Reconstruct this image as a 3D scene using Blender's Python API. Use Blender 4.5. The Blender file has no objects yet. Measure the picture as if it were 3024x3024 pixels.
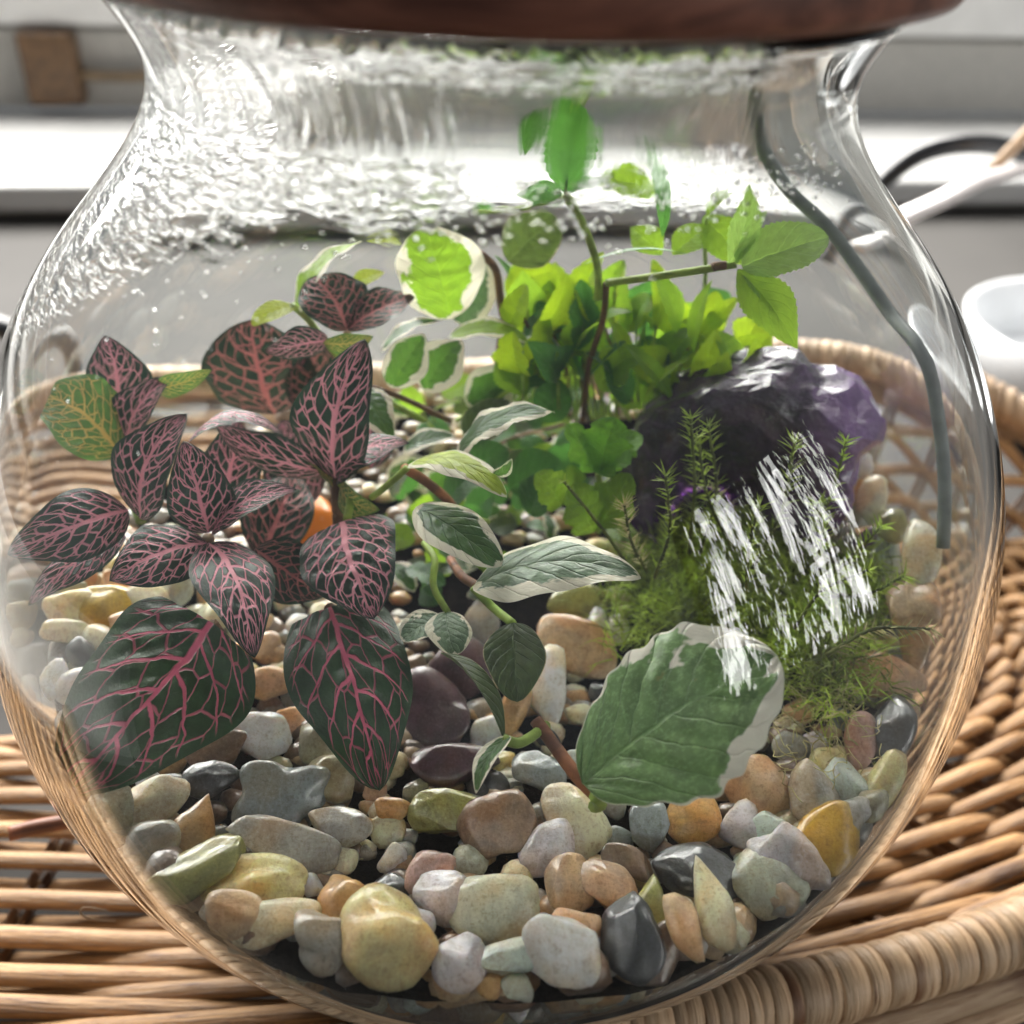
import bpy, math, random
import numpy as np
from mathutils import Matrix, Vector, noise as mnoise

rnd = random.Random(7)
S = 0.01                                   # everything below is authored in centimetres
sc = bpy.context.scene
COL = sc.collection

# ------------------------------------------------------------------ camera
PITCH = math.radians(35.0)
FPX = 2911.0                               # focal length in pixels of the 3024 px photograph
FW = np.array([0, math.cos(PITCH), -math.sin(PITCH)])
UP = np.array([0, math.sin(PITCH), math.cos(PITCH)])
RT = np.array([1.0, 0, 0])
ROLL = math.radians(2.3)                  # the phone was held slightly askew
RT, UP = RT * math.cos(ROLL) + UP * math.sin(ROLL), UP * math.cos(ROLL) - RT * math.sin(ROLL)
CAM = -21.5 * (FW + (1455 - 1512) / FPX * RT - (1540 - 1512) / FPX * UP)
cd = bpy.data.cameras.new('camera')
cd.sensor_width = 36.0
cd.lens = 36.0 * FPX / 3024.0
cd.clip_start, cd.clip_end = 0.005, 60.0
cd.dof.use_dof = True
cd.dof.focus_distance = 0.172
cd.dof.aperture_fstop = 13.0
cam = bpy.data.objects.new('camera', cd)
COL.objects.link(cam)
cam.location = CAM * S
cam.rotation_euler = Matrix([[RT[i], UP[i], -FW[i]] for i in range(3)]).to_euler()
sc.camera = cam

# ------------------------------------------------------------------ render, world, lamps
sc.view_settings.view_transform = 'Standard'
sc.view_settings.look = 'None'
sc.view_settings.gamma = 1.0
sc.view_settings.exposure = 0.4
cy = sc.cycles
cy.use_denoising = True
cy.max_bounces = 18
cy.diffuse_bounces = 4
cy.glossy_bounces = 8
cy.transmission_bounces = 16
cy.transparent_max_bounces = 8
cy.caustics_reflective = True
cy.caustics_refractive = True
cy.sample_clamp_indirect = 12.0
w = bpy.data.worlds.new('World')
sc.world = w
w.use_nodes = True
bg = w.node_tree.nodes['Background']
bg.inputs['Color'].default_value = (0.92, 0.96, 1.0, 1)
bg.inputs['Strength'].default_value = 0.17


def area_lamp(name, pos, target, sx, sy, power, col):
    d = bpy.data.lights.new(name, 'AREA')
    d.shape = 'RECTANGLE'
    d.size, d.size_y = sx * S, sy * S
    d.energy = power
    d.color = col
    o = bpy.data.objects.new(name, d)
    COL.objects.link(o)
    o.location = Vector(pos) * S
    v = Vector(target) - Vector(pos)
    o.rotation_euler = v.to_track_quat('-Z', 'Y').to_euler()
    return o


area_lamp('window_light', (-35, 112, 62), (0, 0, -2), 190, 100, 104, (1.0, 0.97, 0.92))
area_lamp('second_window_light', (157, -84, 34), (0, 0, 0), 120, 110, 36, (1.0, 0.98, 0.96))


# ------------------------------------------------------------------ helpers
def un(px, py, depth):
    return CAM + depth * (FW + (px - 1512) / FPX * RT - (py - 1512) / FPX * UP)


def raydir(px, py):
    d = FW + (px - 1512) / FPX * RT - (py - 1512) / FPX * UP
    return d / np.linalg.norm(d)


def depth_of(P):
    return float((P - CAM) @ FW)


def prof_out(z):
    """outer radius of the bowl at height z"""
    if z <= 6.35:
        return math.sqrt(max(0.0, 100.0 - z * z))
    r0 = math.sqrt(100 - 6.35 ** 2)
    m0 = -6.35 / r0
    pts = [(6.35, r0, m0), (9.35, 5.62, 0.0), (11.1, 6.55, 0.6)]
    for (za, ra, ma), (zb, rb, mb) in zip(pts, pts[1:]):
        if z <= zb or zb == 11.1:
            h = zb - za
            t = (z - za) / h
            return ((2 * t ** 3 - 3 * t * t + 1) * ra + (t ** 3 - 2 * t * t + t) * h * ma
                    + (-2 * t ** 3 + 3 * t * t) * rb + (t ** 3 - t * t) * h * mb)


WALL = 0.27


def prof_in(z):
    return max(0.0, prof_out(z) - WALL if abs(z) < 7 else
               (math.sqrt(max(0.0, (10 - WALL) ** 2 - z * z)) if z < 0 else prof_out(z) - WALL))


def inside(P, inset=0.0):
    return math.hypot(P[0], P[1]) < prof_in(P[2]) - inset


def clampin(P, inset=0.12):
    r = math.hypot(P[0], P[1])
    m = prof_in(P[2]) - inset
    if r > m > 0:
        P = np.array([P[0] * m / r, P[1] * m / r, P[2]])
    return P


def ray_in(px, py, inset=0.0, back=False):
    d = raydir(px, py)
    ts = np.arange(8, 36, 0.03)
    prev, first, last = False, None, None
    for t in ts:
        P = CAM + t * d
        i = -9.6 < P[2] < 10.5 and inside(P, inset)
        if i and first is None:
            first = P
        if i:
            last = P
    return last if back else first


def floor_z(x, y):
    r = math.hypot(x, y)
    z = -2.25 + 0.75 * (r / 9.5) ** 3
    z += 0.55 * math.exp(-((x + 7) ** 2 + (y + 1) ** 2) / 9)
    z += 0.35 * math.exp(-((x - 8) ** 2 + (y - 2) ** 2) / 10)
    return z


def bed_hit(px, py):
    """where the line of sight first meets the pebble bed, on its top or through the front glass"""
    P0 = ray_in(px, py, 0.05)
    if P0 is None:
        return None
    d = raydir(px, py)
    P = P0.copy()
    for k in range(1200):
        if P[2] < floor_z(P[0], P[1]):
            return P
        if not inside(P, 0.02):
            return P
        P = P + d * 0.03
    return P


def nrm(v):
    v = np.asarray(v, float)
    return v / max(1e-9, np.linalg.norm(v))


def tag(o, label, cat, group=None, kind=None):
    if label:
        o['label'] = label
    if cat:
        o['category'] = cat
    if group:
        o['group'] = group
    if kind:
        o['kind'] = kind
    return o


def empty(name, P, label, cat, group=None):
    o = bpy.data.objects.new(name, None)
    o.empty_display_size = 0.01
    COL.objects.link(o)
    o.location = Vector(P) * S
    return tag(o, label, cat, group)


def make_mesh(name, V, Fs, uv=None, smooth=True, mats=(), origin=(0, 0, 0)):
    me = bpy.data.meshes.new(name)
    V = (np.asarray(V, float) - np.asarray(origin, float)) * S
    me.from_pydata(V.tolist(), [], [tuple(int(i) for i in f) for f in Fs])
    if uv is not None:
        uv = np.asarray(uv, np.float32)
        lay = me.uv_layers.new(name='UVMap')
        li = np.empty(len(me.loops), np.int32)
        me.loops.foreach_get('vertex_index', li)
        lay.data.foreach_set('uv', uv[li].ravel())
    for m in mats:
        me.materials.append(m)
    if smooth:
        me.polygons.foreach_set('use_smooth', [True] * len(me.polygons))
    me.update()
    return me


def obj(name, V, Fs, mat, parent=None, uv=None, smooth=True, origin=None):
    """one mesh object; V in world centimetres"""
    V = np.asarray(V, float)
    if parent is not None:
        org = np.array(parent_origin(parent))
    elif origin is not None:
        org = np.array(origin, float)
    else:
        org = V.mean(axis=0)
    me = make_mesh(name, V, Fs, uv, smooth, (mat,) if mat else (), org)
    o = bpy.data.objects.new(name, me)
    COL.objects.link(o)
    if parent is None:
        o.location = Vector(org) * S
    else:
        o.parent = parent
    return o


def parent_origin(p):
    L = Vector(p.location)
    q = p.parent
    while q is not None:
        L = L + Vector(q.location)
        q = q.parent
    return [c / S for c in L]


def grid_faces(nu, nv, closed_u=False, off=0):
    f = []
    for j in range(nv - 1):
        for i in range(nu if closed_u else nu - 1):
            a = j * nu + i
            b = j * nu + (i + 1) % nu
            f.append((off + a, off + b, off + b + nu, off + a + nu))
    return f


def tube(pts, rad, sides=8, flat=1.0, upv=(0, 0, 1), closed=False, caps=True):
    """tube through points; rad number or list; returns V, F, uv (u = length in cm, v = round it)"""
    pts = np.asarray(pts, float)
    n = len(pts)
    if closed:
        tan = np.roll(pts, -1, 0) - np.roll(pts, 1, 0)
    else:
        tan = np.gradient(pts, axis=0)
    tan /= np.maximum(1e-9, np.linalg.norm(tan, axis=1))[:, None]
    up = np.asarray(upv, float)
    side = np.cross(tan, up)
    l = np.linalg.norm(side, axis=1)
    side[l < 1e-3] = np.array([1, 0, 0])
    side /= np.maximum(1e-9, np.linalg.norm(side, axis=1))[:, None]
    nn = np.cross(side, tan)
    rad = np.broadcast_to(np.asarray(rad, float), (n,))
    a = np.linspace(0, 2 * math.pi, sides, endpoint=False)
    V = (pts[:, None, :] + rad[:, None, None] * (np.cos(a)[None, :, None] * side[:, None, :]
         + flat * np.sin(a)[None, :, None] * nn[:, None, :])).reshape(-1, 3)
    L = np.concatenate([[0], np.cumsum(np.linalg.norm(np.diff(pts, axis=0), axis=1))])
    uv = np.stack([np.repeat(L, sides), np.tile(a / (2 * math.pi), n)], 1)
    F = grid_faces(sides, n, True)
    if closed:
        for i in range(sides):
            F.append(((n - 1) * sides + i, (n - 1) * sides + (i + 1) % sides, (i + 1) % sides, i))
    elif caps:
        F.append(tuple(range(sides))[::-1])
        F.append(tuple((n - 1) * sides + i for i in range(sides)))
    return V, F, uv


def spline(P, n=24):
    """Catmull-Rom through control points"""
    P = [np.asarray(p, float) for p in P]
    if len(P) == 2:
        return np.array([P[0] + (P[1] - P[0]) * t for t in np.linspace(0, 1, n)])
    Q = [2 * P[0] - P[1]] + P + [2 * P[-1] - P[-2]]
    out = []
    m = len(P) - 1
    for s in np.linspace(0, m, n):
        i = min(int(s), m - 1)
        t = s - i
        a, b, c, d = Q[i], Q[i + 1], Q[i + 2], Q[i + 3]
        out.append(0.5 * ((2 * b) + (-a + c) * t + (2 * a - 5 * b + 4 * c - d) * t * t + (-a + 3 * b - 3 * c + d) * t ** 3))
    return np.array(out)


class Bag:
    def __init__(self):
        self.V, self.F, self.UV, self.n = [], [], [], 0

    def add(self, V, F, uv=None):
        V = np.asarray(V, float)
        self.V.append(V)
        self.F += [tuple(i + self.n for i in f) for f in F]
        self.UV.append(np.zeros((len(V), 2)) if uv is None else np.asarray(uv))
        self.n += len(V)

    def build(self, name, mat, parent=None, smooth=True, origin=None):
        return obj(name, np.concatenate(self.V), self.F, mat, parent, np.concatenate(self.UV), smooth, origin)


def boxVF(lo, hi):
    x0, y0, z0 = lo
    x1, y1, z1 = hi
    V = [(x0, y0, z0), (x1, y0, z0), (x1, y1, z0), (x0, y1, z0), (x0, y0, z1), (x1, y0, z1), (x1, y1, z1), (x0, y1, z1)]
    F = [(3, 2, 1, 0), (4, 5, 6, 7), (0, 1, 5, 4), (1, 2, 6, 5), (2, 3, 7, 6), (3, 0, 4, 7)]
    return V, F


def box(name, lo, hi, mat, parent=None, bevel=0.15, yaw=0.0):
    V, F = boxVF(lo, hi)
    if yaw:
        c_, s_ = math.cos(math.radians(yaw)), math.sin(math.radians(yaw))
        V = [(x * c_ - (y - 57) * s_, 57 + x * s_ + (y - 57) * c_, z) for x, y, z in V]
    o = obj(name, V, F, mat, parent, smooth=False)
    if bevel:
        b = o.modifiers.new('bevel', 'BEVEL')
        b.width = bevel * S
        b.segments = 3
    return o


# ------------------------------------------------------------------ node helpers
class NT:
    def __init__(self, name):
        self.m = bpy.data.materials.new(name)
        self.m.use_nodes = True
        self.t = self.m.node_tree
        self.t.nodes.clear()
        self.out = self.t.nodes.new('ShaderNodeOutputMaterial')

    def n(self, typ, **kw):
        x = self.t.nodes.new(typ)
        for k, v in kw.items():
            setattr(x, k, v)
        return x

    def put(self, sock, v):
        if v is None:
            return
        if isinstance(v, bpy.types.NodeSocket):
            self.t.links.new(v, sock)
        elif isinstance(v, bpy.types.Node):
            self.t.links.new(v.outputs[0], sock)
        else:
            if sock.type == 'RGBA' and len(v) == 3:
                v = (*v, 1)
            sock.default_value = v

    def math(self, op, a, b=None, c=None, clamp=False):
        x = self.n('ShaderNodeMath', operation=op, use_clamp=clamp)
        self.put(x.inputs[0], a)
        self.put(x.inputs[1], b)
        self.put(x.inputs[2], c)
        return x.outputs[0]

    def step(self, v, lo, hi):
        """smooth 0..1 as v goes lo..hi (lo may exceed hi)"""
        x = self.n('ShaderNodeMapRange', interpolation_type='SMOOTHSTEP')
        x.clamp = True
        self.put(x.inputs['Value'], v)
        if isinstance(lo, (int, float)) and isinstance(hi, (int, float)) and lo > hi:
            x.inputs['From Min'].default_value = hi
            x.inputs['From Max'].default_value = lo
            x.inputs['To Min'].default_value = 1
            x.inputs['To Max'].default_value = 0
        else:
            self.put(x.inputs['From Min'], lo)
            self.put(x.inputs['From Max'], hi)
        return x.outputs['Result']

    def mix(self, f, a, b):
        x = self.n('ShaderNodeMix', data_type='RGBA')
        self.put(x.inputs[0], f)
        self.put(x.inputs[6], a)
        self.put(x.inputs[7], b)
        return x.outputs[2]

    def noise(self, vec, scale, detail=3, rough=0.55, dist=0.0):
        x = self.n('ShaderNodeTexNoise')
        self.put(x.inputs['Vector'], vec)
        x.inputs['Scale'].default_value = scale
        x.inputs['Detail'].default_value = detail
        x.inputs['Roughness'].default_value = rough
        x.inputs['Distortion'].default_value = dist
        return x.outputs[0]

    def coord(self, kind='Object', scale=100.0, rnd_offset=True):
        tc = self.n('ShaderNodeTexCoord')
        mp = self.n('ShaderNodeMapping')
        self.put(mp.inputs['Vector'], tc.outputs[kind])
        mp.inputs['Scale'].default_value = (scale,) * 3 if isinstance(scale, (int, float)) else scale
        if rnd_offset:
            oi = self.n('ShaderNodeObjectInfo')
            c = self.n('ShaderNodeCombineXYZ')
            a = self.math('MULTIPLY', oi.outputs['Random'], 37.0)
            for i in range(3):
                self.put(c.inputs[i], a)
            self.put(mp.inputs['Location'], c.outputs[0])
        return mp.outputs[0]

    def bump(self, h, strength=0.3, dist=0.02):
        x = self.n('ShaderNodeBump')
        x.inputs['Strength'].default_value = strength
        x.inputs['Distance'].default_value = dist * S
        self.put(x.inputs['Height'], h)
        return x.outputs[0]

    def principled(self, **kw):
        x = self.n('ShaderNodeBsdfPrincipled')
        for k, v in kw.items():
            self.put(x.inputs[k.replace('_', ' ')], v)
        return x.outputs[0]

    def mixsh(self, f, a, b):
        x = self.n('ShaderNodeMixShader')
        self.put(x.inputs[0], f)
        self.put(x.inputs[1], a)
        self.put(x.inputs[2], b)
        return x.outputs[0]

    def end(self, sh):
        self.put(self.out.inputs['Surface'], sh)
        return self.m


def simple(name, col, rough=0.5, noisy=0.15, nscale=1.5, bumpy=0.1, bscale=6.0, **kw):
    t = NT(name)
    c = t.coord()
    k = t.noise(c, nscale, 4)
    dark = tuple(x * (1 - noisy) for x in col)
    lite = tuple(min(1, x * (1 + noisy)) for x in col)
    col_ = t.mix(t.step(k, 0.35, 0.65), dark, lite)
    b = t.bump(t.noise(c, bscale, 4), bumpy, 0.05)
    return t.end(t.principled(Base_Color=col_, Roughness=rough, Normal=b, **kw))


# ------------------------------------------------------------------ materials
def mat_glass(name, misty=False):
    t = NT(name)
    g = t.n('ShaderNodeBsdfGlass')
    g.inputs['IOR'].default_value = 1.46
    g.inputs['Roughness'].default_value = 0.0
    g.inputs['Color'].default_value = (0.985, 0.992, 0.99, 1)
    if not misty:
        return t.end(g.outputs[0])
    uvn = t.n('ShaderNodeUVMap')
    sep = t.n('ShaderNodeSeparateXYZ')
    t.put(sep.inputs[0], uvn.outputs[0])
    A, Z = sep.outputs[0], sep.outputs[1]              # arc (cm) and height (cm)
    geo = t.n('ShaderNodeTexCoord')
    so = t.n('ShaderNodeSeparateXYZ')
    t.put(so.inputs[0], geo.outputs['Object'])
    X = t.math('MULTIPLY', so.outputs[0], 100)
    # drips run further down on the left shoulder
    low = t.math('MULTIPLY_ADD', X, 0.60, 10.0)        # height where the wet zone ends
    low = t.math('MINIMUM', low, 8.6)
    wob = t.math('MULTIPLY_ADD', t.noise(uvn.outputs[0], 0.55, 3), 1.6, -0.8)
    zz = t.math('ADD', t.math('SUBTRACT', Z, low), wob)
    wet = t.step(zz, -0.25, 0.35)
    dry_right = t.step(X, 3.7, 2.9)
    calm = t.math('MULTIPLY_ADD', t.step(X, -0.15, -0.7), 0.90, 0.10)
    wet = t.math('MULTIPLY', wet, dry_right)
    # ripples (short, level) low down; vertical runs in the neck
    mpa = t.n('ShaderNodeMapping')
    t.put(mpa.inputs[0], uvn.outputs[0])
    mpa.inputs['Scale'].default_value = (1.8, 8.5, 1)
    rip = t.noise(mpa.outputs[0], 1.0, 2, 0.5, 0.9)
    mpb = t.n('ShaderNodeMapping')
    t.put(mpb.inputs[0], uvn.outputs[0])
    mpb.inputs['Scale'].default_value = (3.4, 0.32, 1)
    run = t.noise(mpb.outputs[0], 1.0, 3, 0.6, 0.8)
    inneck = t.math('MULTIPLY', t.step(Z, 8.95, 9.15), t.step(Z, 10.3, 10.0))
    h = t.n('ShaderNodeMix', data_type='FLOAT')
    t.put(h.inputs[0], inneck)
    t.put(h.inputs[2], rip)
    t.put(h.inputs[3], run)
    calm = t.math('MAXIMUM', calm, t.math('MULTIPLY', t.step(Z, 9.98, 10.1), 0.8))
    hh = t.math('MULTIPLY', t.math('MULTIPLY', t.step(h.outputs[0], 0.40, 0.66), wet), calm)
    b = t.n('ShaderNodeBump')
    b.inputs['Strength'].default_value = 1.0
    b.inputs['Distance'].default_value = 0.015 * S
    t.put(b.inputs['Height'], hh)
    t.put(g.inputs['Normal'], b.outputs[0])
    tr = t.n('ShaderNodeBsdfTranslucent')
    tr.inputs['Color'].default_value = (0.9, 0.92, 0.93, 1)
    t.put(tr.inputs['Normal'], b.outputs[0])
    df = t.n('ShaderNodeBsdfDiffuse')
    df.inputs['Color'].default_value = (0.85, 0.87, 0.88, 1)
    haze = t.mixsh(0.4, tr.outputs[0], df.outputs[0])
    film = t.math('MULTIPLY', t.math('MULTIPLY', wet, t.step(t.noise(uvn.outputs[0], 1.1, 5), 0.3, 0.75)), t.math('MULTIPLY', calm, 0.24))
    return t.end(t.mixsh(film, g.outputs[0], haze))


def leaf_uv(t):
    uvn = t.n('ShaderNodeUVMap')
    sep = t.n('ShaderNodeSeparateXYZ')
    t.put(sep.inputs[0], uvn.outputs[0])
    u = t.math('MULTIPLY_ADD', sep.outputs[0], 2.0, -1.0)
    v = sep.outputs[1]
    nz = t.n('ShaderNodeTexNoise')
    c = t.n('ShaderNodeMapping')
    t.put(c.inputs[0], uvn.outputs[0])
    oi = t.n('ShaderNodeObjectInfo')
    cc = t.n('ShaderNodeCombineXYZ')
    t.put(cc.inputs[0], t.math('MULTIPLY', oi.outputs['Random'], 41.0))
    t.put(cc.inputs[1], t.math('MULTIPLY', oi.outputs['Random'], 23.0))
    t.put(c.inputs['Location'], cc.outputs[0])
    t.put(nz.inputs['Vector'], c.outputs[0])
    nz.inputs['Scale'].default_value = 5.0
    nz.inputs['Detail'].default_value = 3
    s3 = t.n('ShaderNodeSeparateXYZ')
    t.put(s3.inputs[0], nz.outputs['Color'])
    du = t.math('MULTIPLY_ADD', s3.outputs[0], 0.16, -0.08)
    dv = t.math('MULTIPLY_ADD', s3.outputs[1], 0.07, -0.035)
    return u, v, t.math('ADD', u, du), t.math('ADD', v, dv), c.outputs[0], s3.outputs[2]


def leaf_finish(t, col, bumpv, rough, trans, tcol, bs=0.6, sheen=0.25):
    b = t.bump(bumpv, bs, 0.05)
    p = t.principled(Base_Color=col, Roughness=rough, Normal=b, Sheen_Weight=sheen, Sheen_Roughness=0.4)
    tr = t.n('ShaderNodeBsdfTranslucent')
    t.put(tr.inputs['Color'], tcol)
    t.put(tr.inputs['Normal'], b)
    return t.end(t.mixsh(trans, p, tr.outputs[0]))


def mat_vein(name, green, vein, ncell=7.0, trans=0.12, net=1.0, thick=1.0):
    t = NT(name)
    u, v, ud, vd, cuv, r3 = leaf_uv(t)
    A = t.math('ABSOLUTE', ud)
    A0 = t.math('ABSOLUTE', u)
    sgn = t.math('SIGN', ud)
    # midrib, tapering to the tip
    mw = t.math('MULTIPLY_ADD', v, -0.055 * thick, 0.085 * thick)
    mid = t.math('SUBTRACT', 1.0, t.step(t.math('DIVIDE', A, mw), 0.7, 1.25))
    # side veins sweep toward the tip
    sweep = t.math('MULTIPLY', t.math('POWER', A, 1.25), 0.34)
    sv = t.math('SUBTRACT', vd, sweep)
    sv = t.math('MULTIPLY_ADD', sgn, 0.035, sv)
    s = t.math('MULTIPLY', sv, ncell)
    fr = t.math('ABSOLUTE', t.math('SUBTRACT', t.math('FRACT', t.math('ADD', s, 10.0)), 0.5))
    wd = t.math('MULTIPLY_ADD', A0, -0.085 * thick, 0.125 * thick)
    sec = t.math('SUBTRACT', 1.0, t.step(t.math('DIVIDE', fr, wd), 0.55, 1.2))
    # net of fine veins
    cv = t.n('ShaderNodeCombineXYZ')
    t.put(cv.inputs[0], t.math('MULTIPLY', ud, 3.6))
    t.put(cv.inputs[1], t.math('MULTIPLY', sv, ncell * 1.15))
    t.put(cv.inputs[2], r3)
    vo = t.n('ShaderNodeTexVoronoi', feature='DISTANCE_TO_EDGE', voronoi_dimensions='2D')
    vo.inputs['Scale'].default_value = 1.0
    t.put(vo.inputs['Vector'], cv.outputs[0])
    netm = t.math('SUBTRACT', 1.0, t.step(vo.outputs['Distance'], 0.03 * thick, 0.095 * thick))
    netm = t.math('MULTIPLY', netm, 0.9 * net)
    m = t.math('MAXIMUM', mid, t.math('MAXIMUM', sec, netm))
    edge = t.math('MAXIMUM', A0, t.math('POWER', v, 5.0))
    m = t.math('MULTIPLY', m, t.step(edge, 0.97, 0.80))
    g2 = tuple(x * 1.9 for x in green)
    gcol = t.mix(t.step(t.noise(cuv, 9, 4), 0.3, 0.75), green, g2)
    vcol = t.mix(t.noise(cuv, 3, 2), tuple(x * 0.8 for x in vein), tuple(min(1, x * 1.12) for x in vein))
    col = t.mix(m, gcol, vcol)
    hgt = t.math('SUBTRACT', t.math('MULTIPLY', t.noise(cuv, 38, 3), 0.35), t.math('MULTIPLY', m, 0.55))
    tc = t.mix(m, tuple(min(1, x * 4) for x in green), vein)
    return leaf_finish(t, col, hgt, 0.38, trans, tc, 1.0, 0.12)


def mat_green(name, green, margin=None, trans=0.3, tcol=(0.3, 0.55, 0.05), marg=0.86, rough=0.42, spots=False, vein=None, pucker=0.8):
    t = NT(name)
    u, v, ud, vd, cuv, r3 = leaf_uv(t)
    A = t.math('ABSOLUTE', ud)
    A0 = t.math('ABSOLUTE', u)
    mid = t.math('SUBTRACT', 1.0, t.step(A, 0.012, 0.035))
    sv = t.math('SUBTRACT', vd, t.math('MULTIPLY', t.math('POWER', A, 1.1), 0.36))
    s = t.math('MULTIPLY', t.math('MULTIPLY_ADD', t.math('SIGN', ud), 0.04, sv), 6.5)
    fr = t.math('ABSOLUTE', t.math('SUBTRACT', t.math('FRACT', t.math('ADD', s, 10.0)), 0.5))
    sec = t.math('SUBTRACT', 1.0, t.step(fr, 0.015, 0.06))
    veins = t.math('MAXIMUM', mid, t.math('MULTIPLY', sec, 0.6))
    vcol = vein or tuple(min(1, x * 1.6 + 0.03) for x in green)
    gcol = t.mix(t.step(t.noise(cuv, 6, 5), 0.3, 0.72), tuple(x * 0.75 for x in green), tuple(min(1, x * 1.35) for x in green))
    col = t.mix(t.math('MULTIPLY', veins, 0.45), gcol, vcol)
    if rough < 0.4:
        mot = t.step(t.noise(cuv, 26, 5, 0.75), 0.46, 0.66)
        col = t.mix(t.math('MULTIPLY', mot, 0.75), col, tuple(min(1, x * 1.9 + 0.05) for x in green))
    tc = t.mix(t.math('MULTIPLY', veins, 0.35), tcol, tuple(min(1, x * 1.2) for x in tcol))
    if margin:
        e = t.math('MAXIMUM', A0, t.math('POWER', t.math('ABSOLUTE', t.math('MULTIPLY_ADD', v, 2.0, -1.0)), 4.0))
        nn = t.math('MULTIPLY_ADD', t.noise(cuv, 2.6, 4, 0.6), 1.25, -0.62)
        side = t.math('MULTIPLY', u, 0.10)
        if spots:
            nn = t.math('MULTIPLY_ADD', t.noise(cuv, 4.2, 3, 0.5), 1.7, -0.85)
            side = t.math('MULTIPLY_ADD', t.math('SUBTRACT', v, 0.60), 0.75, t.math('MULTIPLY', u, 0.05))
        mk = t.step(t.math('ADD', t.math('ADD', e, nn), side), marg - 0.03, marg + 0.03)
        rim_ = t.math('MULTIPLY', t.step(A0, 0.955, 0.985), 0.75)
        mk = t.math('MAXIMUM', mk, rim_)
        col = t.mix(mk, col, margin)
        tc = t.mix(mk, tc, margin)
    if spots:
        sp = t.step(t.noise(cuv, 7.5, 5, 0.7), 0.62, 0.72)
        loc = t.math('MULTIPLY', t.step(t.math('ABSOLUTE', t.math('SUBTRACT', v, 0.62)), 0.22, 0.05), t.step(t.math('ABSOLUTE', t.math('SUBTRACT', u, -0.1)), 0.7, 0.1))
        col = t.mix(t.math('MULTIPLY', sp, t.math('MULTIPLY', loc, 0.9)), col, (0.33, 0.22, 0.06))
        sp2 = t.step(t.noise(cuv, 16, 3, 0.6), 0.70, 0.75)
        col = t.mix(t.math('MULTIPLY', sp2, 0.8), col, (0.28, 0.10, 0.04))
    hgt = t.math('ADD', t.math('MULTIPLY', t.noise(cuv, 14, 4), 0.5), t.math('MULTIPLY', veins, -0.7))
    hgt = t.math('ADD', hgt, t.math('MULTIPLY', t.math('SQRT', fr), 0.9 * pucker))
    return leaf_finish(t, col, hgt, rough, trans, tc, 0.8, 0.12)


PINK = (0.95, 0.38, 0.46)
M = {}
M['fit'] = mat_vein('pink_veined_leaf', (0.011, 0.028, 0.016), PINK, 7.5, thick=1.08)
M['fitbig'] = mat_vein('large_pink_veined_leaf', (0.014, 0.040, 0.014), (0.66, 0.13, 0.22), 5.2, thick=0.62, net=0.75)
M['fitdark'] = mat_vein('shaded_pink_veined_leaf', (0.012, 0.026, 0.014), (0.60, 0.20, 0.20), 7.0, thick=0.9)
M['fityel'] = mat_vein('yellow_veined_leaf', (0.05, 0.11, 0.02), (0.80, 0.55, 0.16), 8.0, trans=0.3, thick=0.85)
CREAM = (0.90, 0.86, 0.68)
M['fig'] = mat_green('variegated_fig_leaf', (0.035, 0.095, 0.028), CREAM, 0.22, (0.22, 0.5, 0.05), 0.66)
M['figbright'] = mat_green('backlit_variegated_leaf', (0.22, 0.34, 0.02), CREAM, 0.45, (0.30, 0.54, 0.03), 0.74)  # bright base puts the backlight into the leaf colour
M['figlime'] = mat_green('yellow_green_cream_edged_leaf', (0.40, 0.50, 0.05), CREAM, 0.35, (0.45, 0.6, 0.05), 0.72)  # luminous look of a backlit leaf put into its colour
M['figgrey'] = mat_green('silvery_variegated_leaf', (0.105, 0.17, 0.095), CREAM, 0.14, (0.2, 0.4, 0.12), 0.72, rough=0.36)
M['figbig'] = mat_green('large_silvery_leaf', (0.15, 0.26, 0.09), (0.93, 0.90, 0.76), 0.12, (0.2, 0.4, 0.1), 0.86, rough=0.32, spots=True)
M['figdull'] = mat_green('dull_green_leaf', (0.05, 0.085, 0.03), (0.42, 0.38, 0.2), 0.2, (0.2, 0.3, 0.05), 1.12)
M['yel'] = mat_green('yellow_green_leaf', (0.30, 0.36, 0.02), None, 0.5, (0.52, 0.66, 0.04))
M['serr'] = mat_green('bright_serrated_leaf', (0.12, 0.23, 0.02), None, 0.5, (0.38, 0.62, 0.04), pucker=0.4)
M['serrpale'] = mat_green('pale_serrated_leaf', (0.24, 0.42, 0.10), None, 0.4, (0.42, 0.65, 0.12), pucker=0.4)
M['serrdark'] = mat_green('deep_green_serrated_leaf', (0.04, 0.12, 0.035), None, 0.32, (0.15, 0.42, 0.06), pucker=0.4)
M['lime'] = mat_green('blurred_lime_leaf', (0.18, 0.28, 0.015), None, 0.5, (0.46, 0.66, 0.02), pucker=0.3)
M['parsley'] = mat_green('lobed_bright_leaf', (0.13, 0.30, 0.03), None, 0.4, (0.28, 0.62, 0.04), pucker=0.5)
M['stemg'] = simple('green_stem', (0.28, 0.40, 0.06), 0.5, 0.3)
M['stemb'] = simple('brown_stem', (0.16, 0.08, 0.03), 0.6, 0.4)
M['stemr'] = simple('reddish_stem', (0.28, 0.11, 0.05), 0.6, 0.5)
M['moss'] = simple('moss', (0.40, 0.54, 0.05), 0.6, 0.5, 0.8, Sheen_Weight=0.2)
M['mossd'] = simple('moss_stem', (0.11, 0.13, 0.02), 0.6, 0.4)
M['mossy'] = simple('dry_moss', (0.55, 0.50, 0.22), 0.7, 0.3)


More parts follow.
